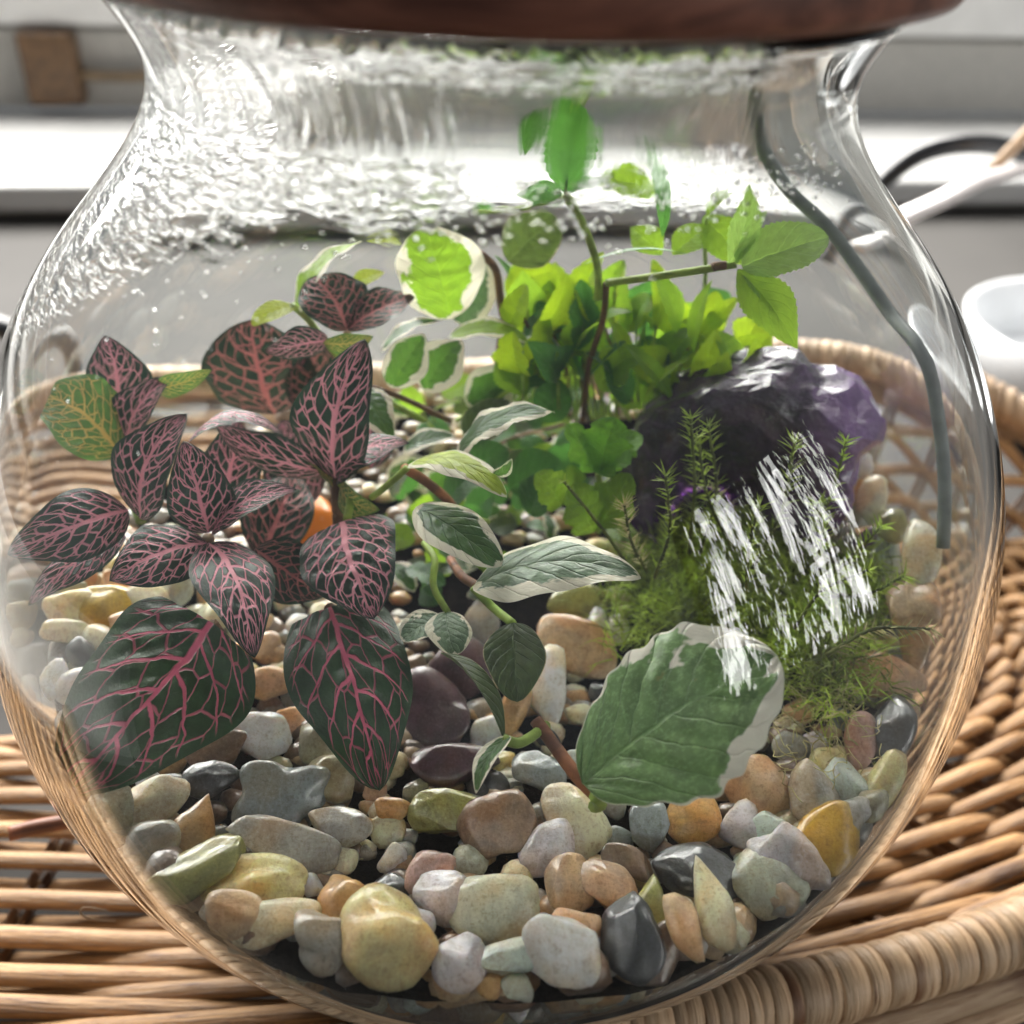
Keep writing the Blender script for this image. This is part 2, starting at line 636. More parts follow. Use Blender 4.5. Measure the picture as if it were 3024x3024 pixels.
# ------------------------------------------------------------------ the setting: table, window wall, sill
white = simple('white_paint', (0.80, 0.80, 0.78), 0.4, 0.04, 0.3, 0.03)
greyw = simple('grey_wall_paint', (0.16, 0.155, 0.14), 0.7, 0.06, 0.05, 0.05)
tablem = simple('grey_table_top', (0.048, 0.045, 0.042), 0.85, 0.14, 0.06, 0.05, 2.0)
TZ = -12.0
t_ = box('table', (-110, -80, TZ - 3), (130, 66, TZ), tablem, bevel=0.3)
tag(t_, None, None, kind='structure')
wl = box('wall', (-170, 58, -70), (200, 62, -11.5), greyw, bevel=0, yaw=8.5)
tag(wl, None, None, kind='structure')
sill = box('window_sill', (-170, 56.2, -11.3), (62, 78, -9.4), simple('sill_paint', (0.38, 0.38, 0.375), 0.5, 0.08, 0.12, 0.05), bevel=0.4, yaw=8.5)
tag(sill, 'broad white window sill behind the jar, its front edge a straight line', 'window sill')
s2 = box('window_sill', (64, 62.2, -11.3), (200, 100, -4.6), white, bevel=0.4, yaw=8.5)
tag(s2, 'raised white ledge at the far right below the ribbed panel', 'ledge')
wf = empty('window_frame', (-60, 80, -9.4), 'white window frame with a brass latch behind the jar, upper left', 'window frame')
box('lower_rail', (-170, 78.2, -9.35), (63, 82, -3.0), simple('off_white_frame', (0.42, 0.41, 0.38), 0.45, 0.05), wf, 0.3, yaw=8.5)
box('upper_rail', (-170, 77.2, -2.6), (63, 84, 3.5), white, wf, 0.4, yaw=8.5)
lat = box('latch', (-39.5, 75.7, -8.6), (-35.0, 78.1, -2.9), simple('brass_brown', (0.13, 0.07, 0.03), 0.4, 0.3), wf, 0.4, yaw=8.5)
V, F, uv = tube(spline([(a_ * 0.989 - (b_ - 57) * 0.1478, 57 + a_ * 0.1478 + (b_ - 57) * 0.989, c_) for a_, b_, c_ in ((-35.6, 76.6, -6.2), (-31.5, 76.4, -6.3), (-27.5, 76.4, -6.1))], 8), 0.45, 10)
obj('latch_bar', V, F, simple('brass_bar', (0.2, 0.14, 0.08), 0.35, 0.2), lat, uv)
# ribbed pale panel, upper right (radiator)
rad = empty('ribbed_panel', (70, 101, -4), 'pale ribbed radiator panel at the far upper right behind the jar', 'radiator')
rm = simple('radiator_white', (0.62, 0.61, 0.58), 0.45, 0.05)
box('back_plate', (50, 102.2, -4.5), (200, 105, 30), rm, rad, 0.2, yaw=8.5)
for k in range(18):
    box('rib', (52 + k * 6.2, 100.5, -4.4), (55.4 + k * 6.2, 102.3, 29), rm, rad, 0.8, yaw=8.5)
pp = []  # white card added out of view so the bowl mirrors a pale strip
for j in range(12):
    for i in range(9):
        yy, zz_ = -15 + 24 * j / 11, -9.2 + 8.4 * i / 8
        pp.append((-20.5 - 1.6 * math.sin(i / 8 * 1.5) - 0.02 * (yy + 3) ** 2 * 0.3, yy, zz_))
lb = obj('reflection_card', pp, grid_faces(9, 12), white)
sd = lb.modifiers.new('thick', 'SOLIDIFY')
sd.thickness = 0.05 * S
tag(lb, 'added white card out of view on the left end of the tray, mirrored as a pale strip', 'card')

# window with blinds behind the photographer: what the bowl reflects
W2 = Vector((157, -84, 34))
dW = (Vector((0, 0, 0)) - W2).normalized()
qW = dW.to_track_quat('-Z', 'Y')


def wpt(a, b, c):
    v = W2 + qW @ Vector((a, b, -c))
    return (v.x, v.y, v.z)


def wbox(name, a0, a1, b0, b1, c0, c1, mat, parent):
    V = [wpt(a, b, c) for (a, b, c) in ((a0, b0, c0), (a1, b0, c0), (a1, b1, c0), (a0, b1, c0), (a0, b0, c1), (a1, b0, c1), (a1, b1, c1), (a0, b1, c1))]
    return obj(name, V, boxVF((0, 0, 0), (1, 1, 1))[1], mat, parent, smooth=False)


bl = empty('slatted_window', wpt(0, -56, 4), 'window with slats behind the camera, mirrored in the bowl', 'window')
dkf = simple('dark_window_bar', (0.05, 0.05, 0.05), 0.5)
wbox('frame_bar', -4, 4, -58, 58, 3, 6, dkf, bl)
for (a0, a1, b0, b1) in ((-64, -57, -58, 58), (57, 64, -58, 58)):
    wbox('frame_bar', a0, a1, b0, b1, 3, 6, dkf, bl)
for (b0, b1) in ((-60, -53), (53, 60), (-12, -8)):
    wbox('frame_bar', -57, -4.1, b0, b1, 3, 6, dkf, bl)
    wbox('frame_bar', 4.1, 57, b0, b1, 3, 6, dkf, bl)
for k in range(20):
    a = -55 + k * 5.7 + rnd.uniform(-0.9, 0.9)
    if abs(a) > 4.5:
        lo_ = rnd.uniform(-52, 10)
        hi_ = min(52, lo_ + rnd.uniform(30, 100))
        wbox('slat', a, a + rnd.uniform(0.8, 2.4), lo_, hi_, 7 + (k % 2) * 1.2, 7.8 + (k % 2) * 1.2, dkf, bl)
tb = Bag()
for k in range(1500):
    a, b = rnd.uniform(-58, 58), rnd.uniform(-54, 54)
    # foliage added to break up the mirrored light, thickest at the edges, gaps ragged
    op = mnoise.noise(Vector((a * 0.055, b * 0.028, 4.2))) + 0.45 * mnoise.noise(Vector((a * 0.2, b * 0.05, 9.1)))
    if op > 0.05 and rnd.random() < 0.93 and abs(a) < 50 and abs(b) < 48:
        continue
    an = rnd.gauss(0.10, 0.12)
    l_, w_ = rnd.uniform(2.5, 12), rnd.uniform(0.5, 1.6)
    c_ = 10 + rnd.uniform(0, 3)
    ca, sa = math.cos(an), math.sin(an)
    q = [(0, l_), (w_, l_ * 0.3), (w_ * 0.5, -l_), (-w_, -l_ * 0.2)]
    tb.add([wpt(a + x * ca - y * sa, b + x * sa + y * ca, c_ + 0.2 * j) for j, (x, y) in enumerate(q)], [(0, 1, 2, 3)])
tag(tb.build('blockers', dkf), 'dark foliage added out of view to break up the mirrored window', 'blockers', kind='stuff')

# ------------------------------------------------------------------ things beyond the jar
blk = simple('black_rubber', (0.012, 0.014, 0.018), 0.35, 0.2)
V, F, uv = tube(spline([un(2500, 720, 47), un(2590, 560, 46), un(2720, 455, 45), un(2880, 425, 45), un(3020, 455, 46), un(3150, 560, 48), un(3260, 760, 50)], 40), 0.42, 12)
tag(obj('cable', V, F, blk, None, uv), 'thick black cable arching up behind the right shoulder of the jar', 'cable')
clr = simple('frosted_plastic', (0.62, 0.58, 0.57), 0.25, 0.08, Coat_Weight=0.5)
V, F, uv = tube(spline([un(2620, 660, 40), un(2780, 590, 41), un(2900, 530, 42), un(3040, 500, 43), un(3200, 500, 44)], 30), 0.55, 12, 0.4)
tag(obj('strap', V, F, clr, None, uv), 'pale translucent strap slanting in front of the black cable', 'strap')
V, F, uv = tube(spline([un(2930, 500, 44), un(2990, 440, 43), un(3060, 370, 42), un(3160, 300, 42)], 20), 0.28, 8)
tag(obj('twine', V, F, simple('tan_twine', (0.50, 0.36, 0.24), 0.7, 0.2), None, uv), 'thin tan twine crossing the pale strap at the right edge', 'twine')
V, F, uv = tube(spline([un(2960, 1170, 42), un(2990, 1230, 40), un(3030, 1310, 39), un(3120, 1400, 39)], 20), 0.42, 10)
tag(obj('cable', V, F, blk, None, uv), 'short black cable between the white cup and the wicker tray', 'cable')
V, F, uv = tube(spline([un(-200, 1000, 44), un(-80, 960, 43), un(0, 965, 42), un(60, 1010, 42), un(90, 1080, 43)], 20), 0.5, 10)
tag(obj('cable', V, F, blk, None, uv), 'black cable end peeping out at the left edge behind the bowl', 'cable')


def lathe(prof, c, n=48):
    V, F = [], []
    for r, z in prof:
        for i in range(n):
            a = 2 * math.pi * i / n
            V.append((c[0] + r * math.cos(a), c[1] + r * math.sin(a), c[2] + z))
    return V, grid_faces(n, len(prof), True)


cupm = simple('white_glaze', (0.82, 0.84, 0.86), 0.2, 0.03, 0.3, 0.0)
cup_c = (31.0, 31.5, TZ)
V, F = lathe([(0.01, 0.0), (4.2, 0.0), (5.2, 0.6), (6.3, 2.2), (6.7, 3.7), (6.5, 3.85), (6.2, 3.6), (5.7, 2.0), (4.6, 1.0), (0.01, 0.9)], cup_c)
tag(obj('bowl', V, F, cupm, None, origin=cup_c), 'white glazed bowl on the table at the right edge', 'bowl')

# ------------------------------------------------------------------ wicker tray
TC = np.array([-8.0, 7.0])
TA, TB = 33.9, 14.6
BASEZ = -10.0


def mat_wicker(name, a, b, dark):
    t = NT(name)
    uvn = t.n('ShaderNodeUVMap')
    oi = t.n('ShaderNodeObjectInfo')
    cc = t.n('ShaderNodeCombineXYZ')
    t.put(cc.inputs[0], t.math('MULTIPLY', oi.outputs['Random'], 60.0))
    t.put(cc.inputs[1], t.math('MULTIPLY', oi.outputs['Random'], 7.0))
    mp = t.n('ShaderNodeMapping')
    t.put(mp.inputs[0], uvn.outputs[0])
    t.put(mp.inputs['Location'], cc.outputs[0])
    mp.inputs['Scale'].default_value = (0.5, 16.0, 1)
    fib = t.noise(mp.outputs[0], 1.4, 5, 0.65)
    mp2 = t.n('ShaderNodeMapping')
    t.put(mp2.inputs[0], uvn.outputs[0])
    t.put(mp2.inputs['Location'], cc.outputs[0])
    mp2.inputs['Scale'].default_value = (0.22, 1.0, 1)
    blot = t.noise(mp2.outputs[0], 1.0, 3)
    col = t.mix(t.step(fib, 0.3, 0.68), a, b)
    col = t.mix(t.step(blot, 0.6, 0.74), col, dark)
    col = t.mix(t.math('MULTIPLY', t.step(fib, 0.42, 0.34), 0.85), col, dark)
    vary = t.math('MULTIPLY_ADD', oi.outputs['Random'], 0.4, 0.78)
    hs = t.n('ShaderNodeHueSaturation')
    t.put(hs.inputs['Value'], vary)
    t.put(hs.inputs['Color'], col)
    bm = t.bump(fib, 1.0, 0.10)
    return t.end(t.principled(Base_Color=hs.outputs[0], Roughness=0.38, Normal=bm, Coat_Weight=0.12, Coat_Roughness=0.35))


wick = mat_wicker('wicker_cane', (0.25, 0.125, 0.05), (0.60, 0.355, 0.16), (0.11, 0.045, 0.018))
wickd = mat_wicker('dark_cane_stake', (0.16, 0.075, 0.03), (0.28, 0.15, 0.07), (0.06, 0.025, 0.01))
wickp = mat_wicker('pale_cane_binding', (0.44, 0.27, 0.145), (0.66, 0.47, 0.29), (0.22, 0.10, 0.045))
tray = empty('wicker_tray', (TC[0], TC[1], BASEZ), 'tan oval wicker tray with a bound rim under the glass bowl', 'wicker tray')


def ell(a, b, th):
    return np.array([TC[0] + a * math.cos(th), TC[1] + b * math.sin(th)])


def wall_up(s):
    """height of the weave at distance s inside the rim"""
    t = max(0.0, min(1.0, (3.6 - s) / 3.6))
    return 2.0 * t ** 1.8


def wall_t(s):
    return max(0.0, min(1.0, (3.9 - s) / 3.9)) ** 1.3


def extra(th):
    """the back right end of the tray is raised into a higher wall"""
    d_ = (th - 0.82 + math.pi) % (2 * math.pi) - math.pi
    return 3.4 * math.exp(-(d_ / 0.42) ** 2)


NST = 46
k = 0
s = 0.95
while TB - s > 4.2:
    a, b = TA - s, TB - s
    n = max(160, int(360 * (a / TA)))
    ths = np.linspace(0, 2 * math.pi, n, endpoint=False)
    pts = []
    j1, j2 = rnd.random() * 6, rnd.random() * 6
    for th in ths:
        q = ell(a, b, th)
        ph = th + 0.24 * math.sin(2 * th)
        wv = math.cos(NST / 2 * ph + (math.pi if k % 2 else 0))
        z = BASEZ + 0.34 + wall_up(s) + extra(th) * wall_t(s) + 0.36 * wv + 0.03 * math.sin(5 * th + j1)
        rr = 0.05 * math.sin(7 * th + j2) + 0.10 * wv
        nn = np.array([math.cos(th) * b, math.sin(th) * a])
        nn /= np.linalg.norm(nn)
        pts.append((q[0] + nn[0] * rr, q[1] + nn[1] * rr, z))
    V, F, uv = tube(pts, 0.215 + 0.05 * rnd.random(), 10, 0.9, closed=True)
    uv[:, 0] += 0
    obj('strand', V, F, wick, tray, uv)
    s += 0.485 + 0.04 * rnd.random()
    k += 1
for i in range(NST):
    ph = 2 * math.pi * i / NST
    th = ph
    for _ in range(8):
        th = ph - 0.24 * math.sin(2 * th)
    pts = []
    for s_ in np.linspace(0.6, TB - 4.0, 14):
        q = ell(TA - s_, TB - s_, th)
        pts.append((q[0], q[1], BASEZ + 0.27 + wall_up(s_) + extra(th) * wall_t(s_)))
    for dx in (-0.16, 0.18):
        off = np.array([-math.sin(th), math.cos(th), 0]) * dx
        V, F, uv = tube(np.array(pts) + off, 0.13, 7)
        obj('stake', V, F, wickd, tray, uv)
# rim: a core and its binding turns
n = 260
core = []
for th in np.linspace(0, 2 * math.pi, n, endpoint=False):
    q = ell(TA, TB, th)
    core.append((q[0], q[1], BASEZ + 2.1 + extra(th)))
V, F, uv = tube(core, 0.56, 12, closed=True)
obj('rim_core', V, F, wickd, tray, uv)
for ro, rz, rr in ((0.62, 1.15, 0.33), (0.95, 0.55, 0.3)):
    pts = []
    for th in np.linspace(0, 2 * math.pi, n, endpoint=False):
        q = ell(TA + ro, TB + ro, th)
        pts.append((q[0], q[1], BASEZ + rz + extra(th) * 0.93))
    V, F, uv = tube(pts, rr, 10, closed=True)
    obj('outer_strand', V, F, wickp, tray, uv)
turn_meshes = []
for wv_ in (0.28, 0.38, 0.48, 0.62):
    V, uvs = [], []
    prf = [(-0.5, 0.63), (-0.42, 0.70), (0.0, 0.725), (0.42, 0.70), (0.5, 0.63)]
    ns = 22
    for i in range(ns):
        a = 2 * math.pi * i / ns
        for (u_, r_) in prf:
            sk = 0.10 * math.sin(a)
            V.append((u_ * wv_ + sk, r_ * math.cos(a), r_ * math.sin(a)))
            uvs.append((a * 0.7, u_ * 0.25))
    F = []
    np_ = len(prf)
    for i in range(ns):
        for j in range(np_ - 1):
            a_ = i * np_ + j
            b_ = ((i + 1) % ns) * np_ + j
            F.append((a_, a_ + 1, b_ + 1, b_))
    turn_meshes.append((wv_, make_mesh('binding_turn', V, F, uvs, True, (wickp,))))
# arc length parametrisation of the rim
ths = np.linspace(0, 2 * math.pi, 4001)
P = np.stack([TC[0] + TA * np.cos(ths), TC[1] + TB * np.sin(ths)], 1)
L = np.concatenate([[0], np.cumsum(np.linalg.norm(np.diff(P, axis=0), axis=1))])
START = float(np.interp(2 * math.pi - 2.1, ths, L))
pos = START
org = np.array(parent_origin(tray))
cnt = 0
rest = Bag()
while pos < START + L[-1] - 0.2:
    wv_, me = turn_meshes[rnd.randrange(4)]
    th = np.interp((pos + wv_ / 2) % L[-1], L, ths)
    q = ell(TA, TB, th)
    tx = math.atan2(TB * math.cos(th), -TA * math.sin(th))
    if cnt < 298:
        o = bpy.data.objects.new('binding_turn', me)
        COL.objects.link(o)
        o.parent = tray
        o.location = Vector((np.array([q[0], q[1], BASEZ + 2.1 + extra(th)]) - org) * S)
        o.rotation_euler = (rnd.uniform(-0.3, 0.3), 0, tx + rnd.uniform(-0.06, 0.06))
        r_s = rnd.uniform(0.97, 1.04)
        o.scale = (1.04, r_s, r_s)
    else:
        Vr = np.array([v.co[:] for v in me.vertices]) / S
        c_, s_ = math.cos(tx), math.sin(tx)
        Vr = np.stack([Vr[:, 0] * c_ - Vr[:, 1] * s_ + q[0], Vr[:, 0] * s_ + Vr[:, 1] * c_ + q[1], Vr[:, 2] + BASEZ + 2.1 + extra(th)], 1)
        rest.add(Vr, [tuple(p.vertices) for p in me.polygons])
    pos += wv_
    cnt += 1
if rest.n:
    o = rest.build('binding', wickp, tray)
    o['kind'] = 'stuff'
TROT = math.radians(3.5)


def unturn(V):
    V = np.asarray(V, float)
    c_, s_ = math.cos(-TROT), math.sin(-TROT)
    x, y = V[:, 0] - TC[0], V[:, 1] - (TC[1] - 0.6)
    return np.stack([x * c_ - y * s_ + TC[0], x * s_ + y * c_ + TC[1], V[:, 2]], 1)


# thin loose fibre curling up from the weave, left
V, F, uv = tube(spline([un(340, 2720, 21.8), un(275, 2715, 21.3), un(240, 2700, 21.2), un(250, 2680, 21.2), un(320, 2690, 21.4)], 20), 0.022, 6)
obj('loose_fibre', unturn(V), F, wickp, tray, uv)
V, F, uv = tube(spline([un(25, 2462, 21.6), un(120, 2440, 21.9), un(330, 2405, 22.4)], 14), 0.17, 8)
o = obj('broken_strand_end', unturn(V), F, simple('red_brown_cane', (0.26, 0.085, 0.035), 0.5, 0.4), tray, uv)
o['label'] = 'reddish broken cane end'
tray.rotation_euler = (0, 0, TROT)
tray.location = Vector((TC[0], TC[1] - 0.6, BASEZ)) * S

# ------------------------------------------------------------------ the glass bowl
gb = empty('glass_bowl', (0, 0, -10.0 + 0.5), 'round clear glass bowl terrarium with a beaded wet neck on the wicker tray', 'glass bowl')
clear = mat_glass('clear_glass')
misty = mat_glass('wet_inner_glass', True)
NA = 256
zs_out = np.concatenate([-10 * np.cos(np.linspace(0.28, math.pi * 0.5, 60)), np.linspace(0.15, 6.35, 44), np.linspace(6.4, 10.42, 70)])
ring = [(0.001, -9.35)] + [(1.5, -9.4), (2.6, -9.56)] + [(prof_out(z), z) for z in zs_out]
nout = len(ring)
ring += [(prof_out(10.42) - 0.03, 10.52), (prof_out(10.42) - WALL / 2, 10.57), (prof_out(10.42) - WALL + 0.03, 10.52)]
zin = np.concatenate([np.linspace(10.42, 6.4, 70), np.linspace(6.35, 0.15, 44), -9.7 * np.cos(np.linspace(math.pi * 0.5, 0.2, 60))])
nsplit = len(ring)
ring += [(prof_in(z), z) for z in zin]
ring += [(1.0, -9.18), (0.001, -9.18)]
V, uvs = [], []
for r, z in ring:
    for i in range(NA + 1):
        a = -math.pi / 2 + 2 * math.pi * i / NA
        # hand-blown: very slight waviness
        rr = r * (1 + 0.0025 * math.sin(2 * a + 0.7) + 0.0015 * math.sin(3 * a + z * 0.5))
        V.append((rr * math.cos(a), rr * math.sin(a), z))
        uvs.append((a * 8.0, z))
F = grid_faces(NA + 1, len(ring))
o = obj('body', V, F, clear, gb, uvs)
o.data.materials.append(misty)
mi = np.zeros(len(F), np.int32)
mi[(nsplit - 1) * NA:] = 1
o.data.polygons.foreach_set('material_index', mi)
bm_ = __import__('bmesh').new()
bm_.from_mesh(o.data)
__import__('bmesh').ops.remove_doubles(bm_, verts=bm_.verts, dist=1e-6)
bm_.to_mesh(o.data)
bm_.free()

# water beads on the inner wall of neck and shoulder
wt = NT('water_bead')
g = wt.n('ShaderNodeBsdfGlass')
g.inputs['IOR'].default_value = 1.33
water = wt.end(g.outputs[0])
bag = Bag()
for kk in range(1000):
    if kk < 620:
        a = rnd.uniform(-2.9, -0.55)
        z = rnd.gauss(8.62, 0.2)
    elif kk < 850:
        a = rnd.uniform(-2.9, -0.4)
        z = rnd.uniform(9.9, 10.4)
    else:
        a = rnd.uniform(-2.95, -1.9)
        z = 8.4 - abs(rnd.gauss(0, 0.9)) * (0.6 + 3.0 * (-a - 1.9))
    if z > 10.3 or z < 2.5:
        continue
    sx = rnd.uniform(0.015, 0.05) * (1.5 if kk < 620 else 1.0)
    sz = rnd.uniform(0.010, 0.028)
    r = prof_in(z) - 0.004
    dz = 0.05
    slope = (prof_in(z + dz) - prof_in(z - dz)) / (2 * dz)
    c0 = np.array([r * math.cos(a), r * math.sin(a), z])
    e1 = np.array([-math.sin(a), math.cos(a), 0])
    e2 = nrm([slope * math.cos(a), slope * math.sin(a), 1])
    e3 = nrm(np.cross(e1, e2))
    if e3 @ c0 > 0:
        e3 = -e3
    tl = rnd.uniform(-0.5, 0.5) + (0.5 if a < -2.2 else 0)
    f1 = e1 * math.cos(tl) + e2 * math.sin(tl)
    f2 = -e1 * math.sin(tl) + e2 * math.cos(tl)
    Vb = []
    for (rr_, hh_) in ((1.0, 0.0), (0.8, 0.55), (0.4, 0.9)):
        for i in range(8):
            an = math.pi / 4 * i
            Vb.append(c0 + f1 * sx * rr_ * math.cos(an) + f2 * sz * rr_ * math.sin(an) + e3 * hh_ * 0.016)
    Vb.append(c0 + e3 * 0.016)
    Vb.append(c0)
    Fb = grid_faces(8, 3, True)
    for i in range(8):
        Fb.append((16 + i, 16 + (i + 1) % 8, 24))
        Fb.append(((i + 1) % 8, i, 25))
    bag.add(Vb, Fb)
o = bag.build('water_beads', water, gb)
o['kind'] = 'stuff'

# wooden lid
t = NT('red_brown_wood')
c = t.coord('Object', (100, 100, 100), False)
mp = t.n('ShaderNodeMapping')
t.put(mp.inputs[0], c)
mp.inputs['Scale'].default_value = (0.25, 2.2, 2.2)
gr = t.noise(mp.outputs[0], 1.2, 5, 0.6, 0.6)
lidm = t.end(t.principled(Base_Color=t.mix(t.step(gr, 0.3, 0.7), (0.06, 0.018, 0.010), (0.20, 0.075, 0.045)), Roughness=0.45, Normal=t.bump(gr, 0.4, 0.04)))
lp = [(0.01, 10.74), (6.45, 10.74), (6.68, 10.79), (6.78, 10.94), (6.82, 11.4), (6.76, 12.0), (6.5, 12.25), (0.01, 12.3)]
V, F = lathe([(r, z - 0.08) for r, z in lp], (0, 0, 0), 96)
tag(obj('lid', V, F, lidm, None, origin=(0, 0, 10.6)), 'dark reddish wooden lid closing the neck of the glass bowl', 'lid')

# grey-green cord standing in for a refracted image down the right wall
pts = []
for (px, py) in ((2262, 120), (2245, 230), (2262, 380), (2340, 520), (2450, 640), (2540, 770), (2640, 920), (2750, 1060), (2830, 1200), (2870, 1320), (2890, 1450), (2895, 1560)):
    q = ray_in(px, py, 0.35, back=True)
    if q is not None:
        pts.append(q)
a0 = math.atan2(pts[-1][1], pts[-1][0])
for dz_, da_ in ((1.1, 0.04), (2.3, 0.10), (3.6, 0.17)):
    z_ = pts[-1][2] - 1.15 if dz_ > 0 else 0
    r_ = prof_in(z_) - 0.3
    pts.append(np.array([r_ * math.cos(a0 - da_), r_ * math.sin(a0 - da_), z_]))
V, F, uv = tube(spline(pts, 60), 0.15, 12)
tag(obj('streak', V, F, simple('grey_green_streak', (0.17, 0.20, 0.18), 0.45, 0.2), None, uv), 'grey-green cord standing in for a refracted image along the right glass wall', 'streak')

# ------------------------------------------------------------------ soil bed inside
soilm = simple('dark_soil', (0.008, 0.006, 0.005), 1.0, 0.6, 4.0, 1.0, 14.0, Specular_IOR_Level=0.05)
na, nr = 96, 26
V = []
for j in range(nr):
    rr = (j / (nr - 1)) ** 0.8
    for i in range(na):
        a = 2 * math.pi * i / na
        R_ = 9.45
        x, y = R_ * rr * math.cos(a), R_ * rr * math.sin(a)
        z = floor_z(x, y) - 0.55 + 0.25 * mnoise.noise(Vector((x * 0.9, y * 0.9, 3)))
        V.append((x, y, z))
zb = -8.9
low = []
for j in range(14):
    tt = (j + 1) / 14
    for i in range(na):
        a = 2 * math.pi * i / na
        z0 = V[(nr - 1) * na + i][2]
        z = z0 + (zb - z0) * tt
        r = max(0.4, math.sqrt(max(0, 9.5 ** 2 - z * z)) - 0.1)
        low.append((r * math.cos(a), r * math.sin(a), z))
V = V + low
F = grid_faces(na, nr + 14, True)
F.append(tuple((nr + 13) * na + i for i in range(na)))
so_ = obj('soil', V, F, soilm, None, origin=(0, 0, -5))
tag(so_, 'dark damp soil filling the lower half of the bowl', 'soil', kind='stuff')

# ------------------------------------------------------------------ pebbles
PAL = {
    'cream': ((0.80, 0.68, 0.45), 'cream'), 'yellow': ((0.80, 0.63, 0.28), 'pale yellow'), 'mustard': ((0.55, 0.36, 0.03), 'mustard yellow'),
    'amber': ((0.52, 0.31, 0.11), 'amber'), 'olive': ((0.36, 0.35, 0.09), 'olive'), 'khaki': ((0.34, 0.31, 0.19), 'khaki'),
    'grey': ((0.36, 0.345, 0.30), 'grey'), 'blue': ((0.27, 0.31, 0.31), 'blue-grey'), 'dark': ((0.060, 0.064, 0.068), 'charcoal'),
    'white': ((0.88, 0.85, 0.79), 'white'), 'lilac': ((0.62, 0.58, 0.60), 'pale lilac'), 'peach': ((0.66, 0.40, 0.22), 'peach'),
    'orange': ((0.62, 0.36, 0.10), 'orange'), 'tan': ((0.56, 0.38, 0.21), 'tan'), 'mint': ((0.46, 0.53, 0.46), 'mint grey'),
    'plum': ((0.09, 0.045, 0.055), 'plum'), 'purple': ((0.20, 0.12, 0.26), 'purple'), 'pale': ((0.50, 0.51, 0.38), 'pale green'),
    'pink': ((0.50, 0.30, 0.25), 'pink'), 'brown': ((0.22, 0.14, 0.085), 'brown'),
}
PM = {}
for kx, (cl, nm) in PAL.items():
    t = NT(kx + '_pebble')
    c = t.coord()
    n1 = t.noise(c, 1.3, 5, 0.6, 0.5)
    n2 = t.noise(c, 5.0, 5, 0.7)
    n3 = t.noise(c, 0.8, 2)
    n4 = t.noise(c, 16.0, 4, 0.75)
    cool = tuple(0.8 * x + 0.2 * sum(cl) / 3 for x in cl)
    warm = (min(1, cl[0] * 1.2), cl[1] * 0.9, cl[2] * 0.62)
    col = t.mix(t.step(n1, 0.34, 0.66), tuple(x * 0.78 for x in cool), tuple(min(0.88, x * 1.25) for x in cl))
    col = t.mix(t.math('MULTIPLY', t.step(n3, 0.48, 0.64), 0.65), col, warm)
    col = t.mix(t.math('MULTIPLY', t.step(n2, 0.56, 0.66), 0.45), col, tuple(x * 0.35 for x in warm))
    col = t.mix(t.math('MULTIPLY', t.step(n4, 0.53, 0.62), 0.42), col, tuple(x * 0.45 for x in warm))
    col = t.mix(t.math('MULTIPLY', t.step(n4, 0.46, 0.38), 0.35), col, tuple(min(0.9, x * 1.3 + 0.06) for x in cl))
    wv = t.n('ShaderNodeTexWave')
    t.put(wv.inputs['Vector'], c)
    wv.inputs['Scale'].default_value = 0.9
    wv.inputs['Distortion'].default_value = 9.0
    wv.inputs['Detail'].default_value = 3.0
    col = t.mix(t.math('MULTIPLY', t.step(wv.outputs[1], 0.96, 1.0), 0.16), col, tuple(min(1, x * 1.6) for x in cl))
    oi = t.n('ShaderNodeObjectInfo')
    hs = t.n('ShaderNodeHueSaturation')
    t.put(hs.inputs['Value'], t.math('MULTIPLY_ADD', oi.outputs['Random'], 0.30, 0.90))
    t.put(hs.inputs['Color'], col)
    bm = t.bump(t.math('ADD', n1, t.math('ADD', t.math('MULTIPLY', n2, 0.35), t.math('MULTIPLY', n4, 0.12))), 0.55, 0.07)
    kw = dict(Base_Color=hs.outputs[0], Roughness=0.30, Normal=bm, Coat_Weight=0.6, Coat_Roughness=0.08)
    if sum(cl) > 1.0:
        kw.update(Subsurface_Weight=0.35, Subsurface_Radius=(0.005, 0.0035, 0.002), Subsurface_Scale=1.0)
    PM[kx] = t.end(t.principled(**kw))

import bmesh
ico = {}
for lv in (2, 3, 4):
    b_ = bmesh.new()
    bmesh.ops.create_icosphere(b_, subdivisions=lv, radius=1)
    ico[lv] = (np.array([v.co[:] for v in b_.verts]), [tuple(v.index for v in f.verts) for f in b_.faces])
    b_.free()


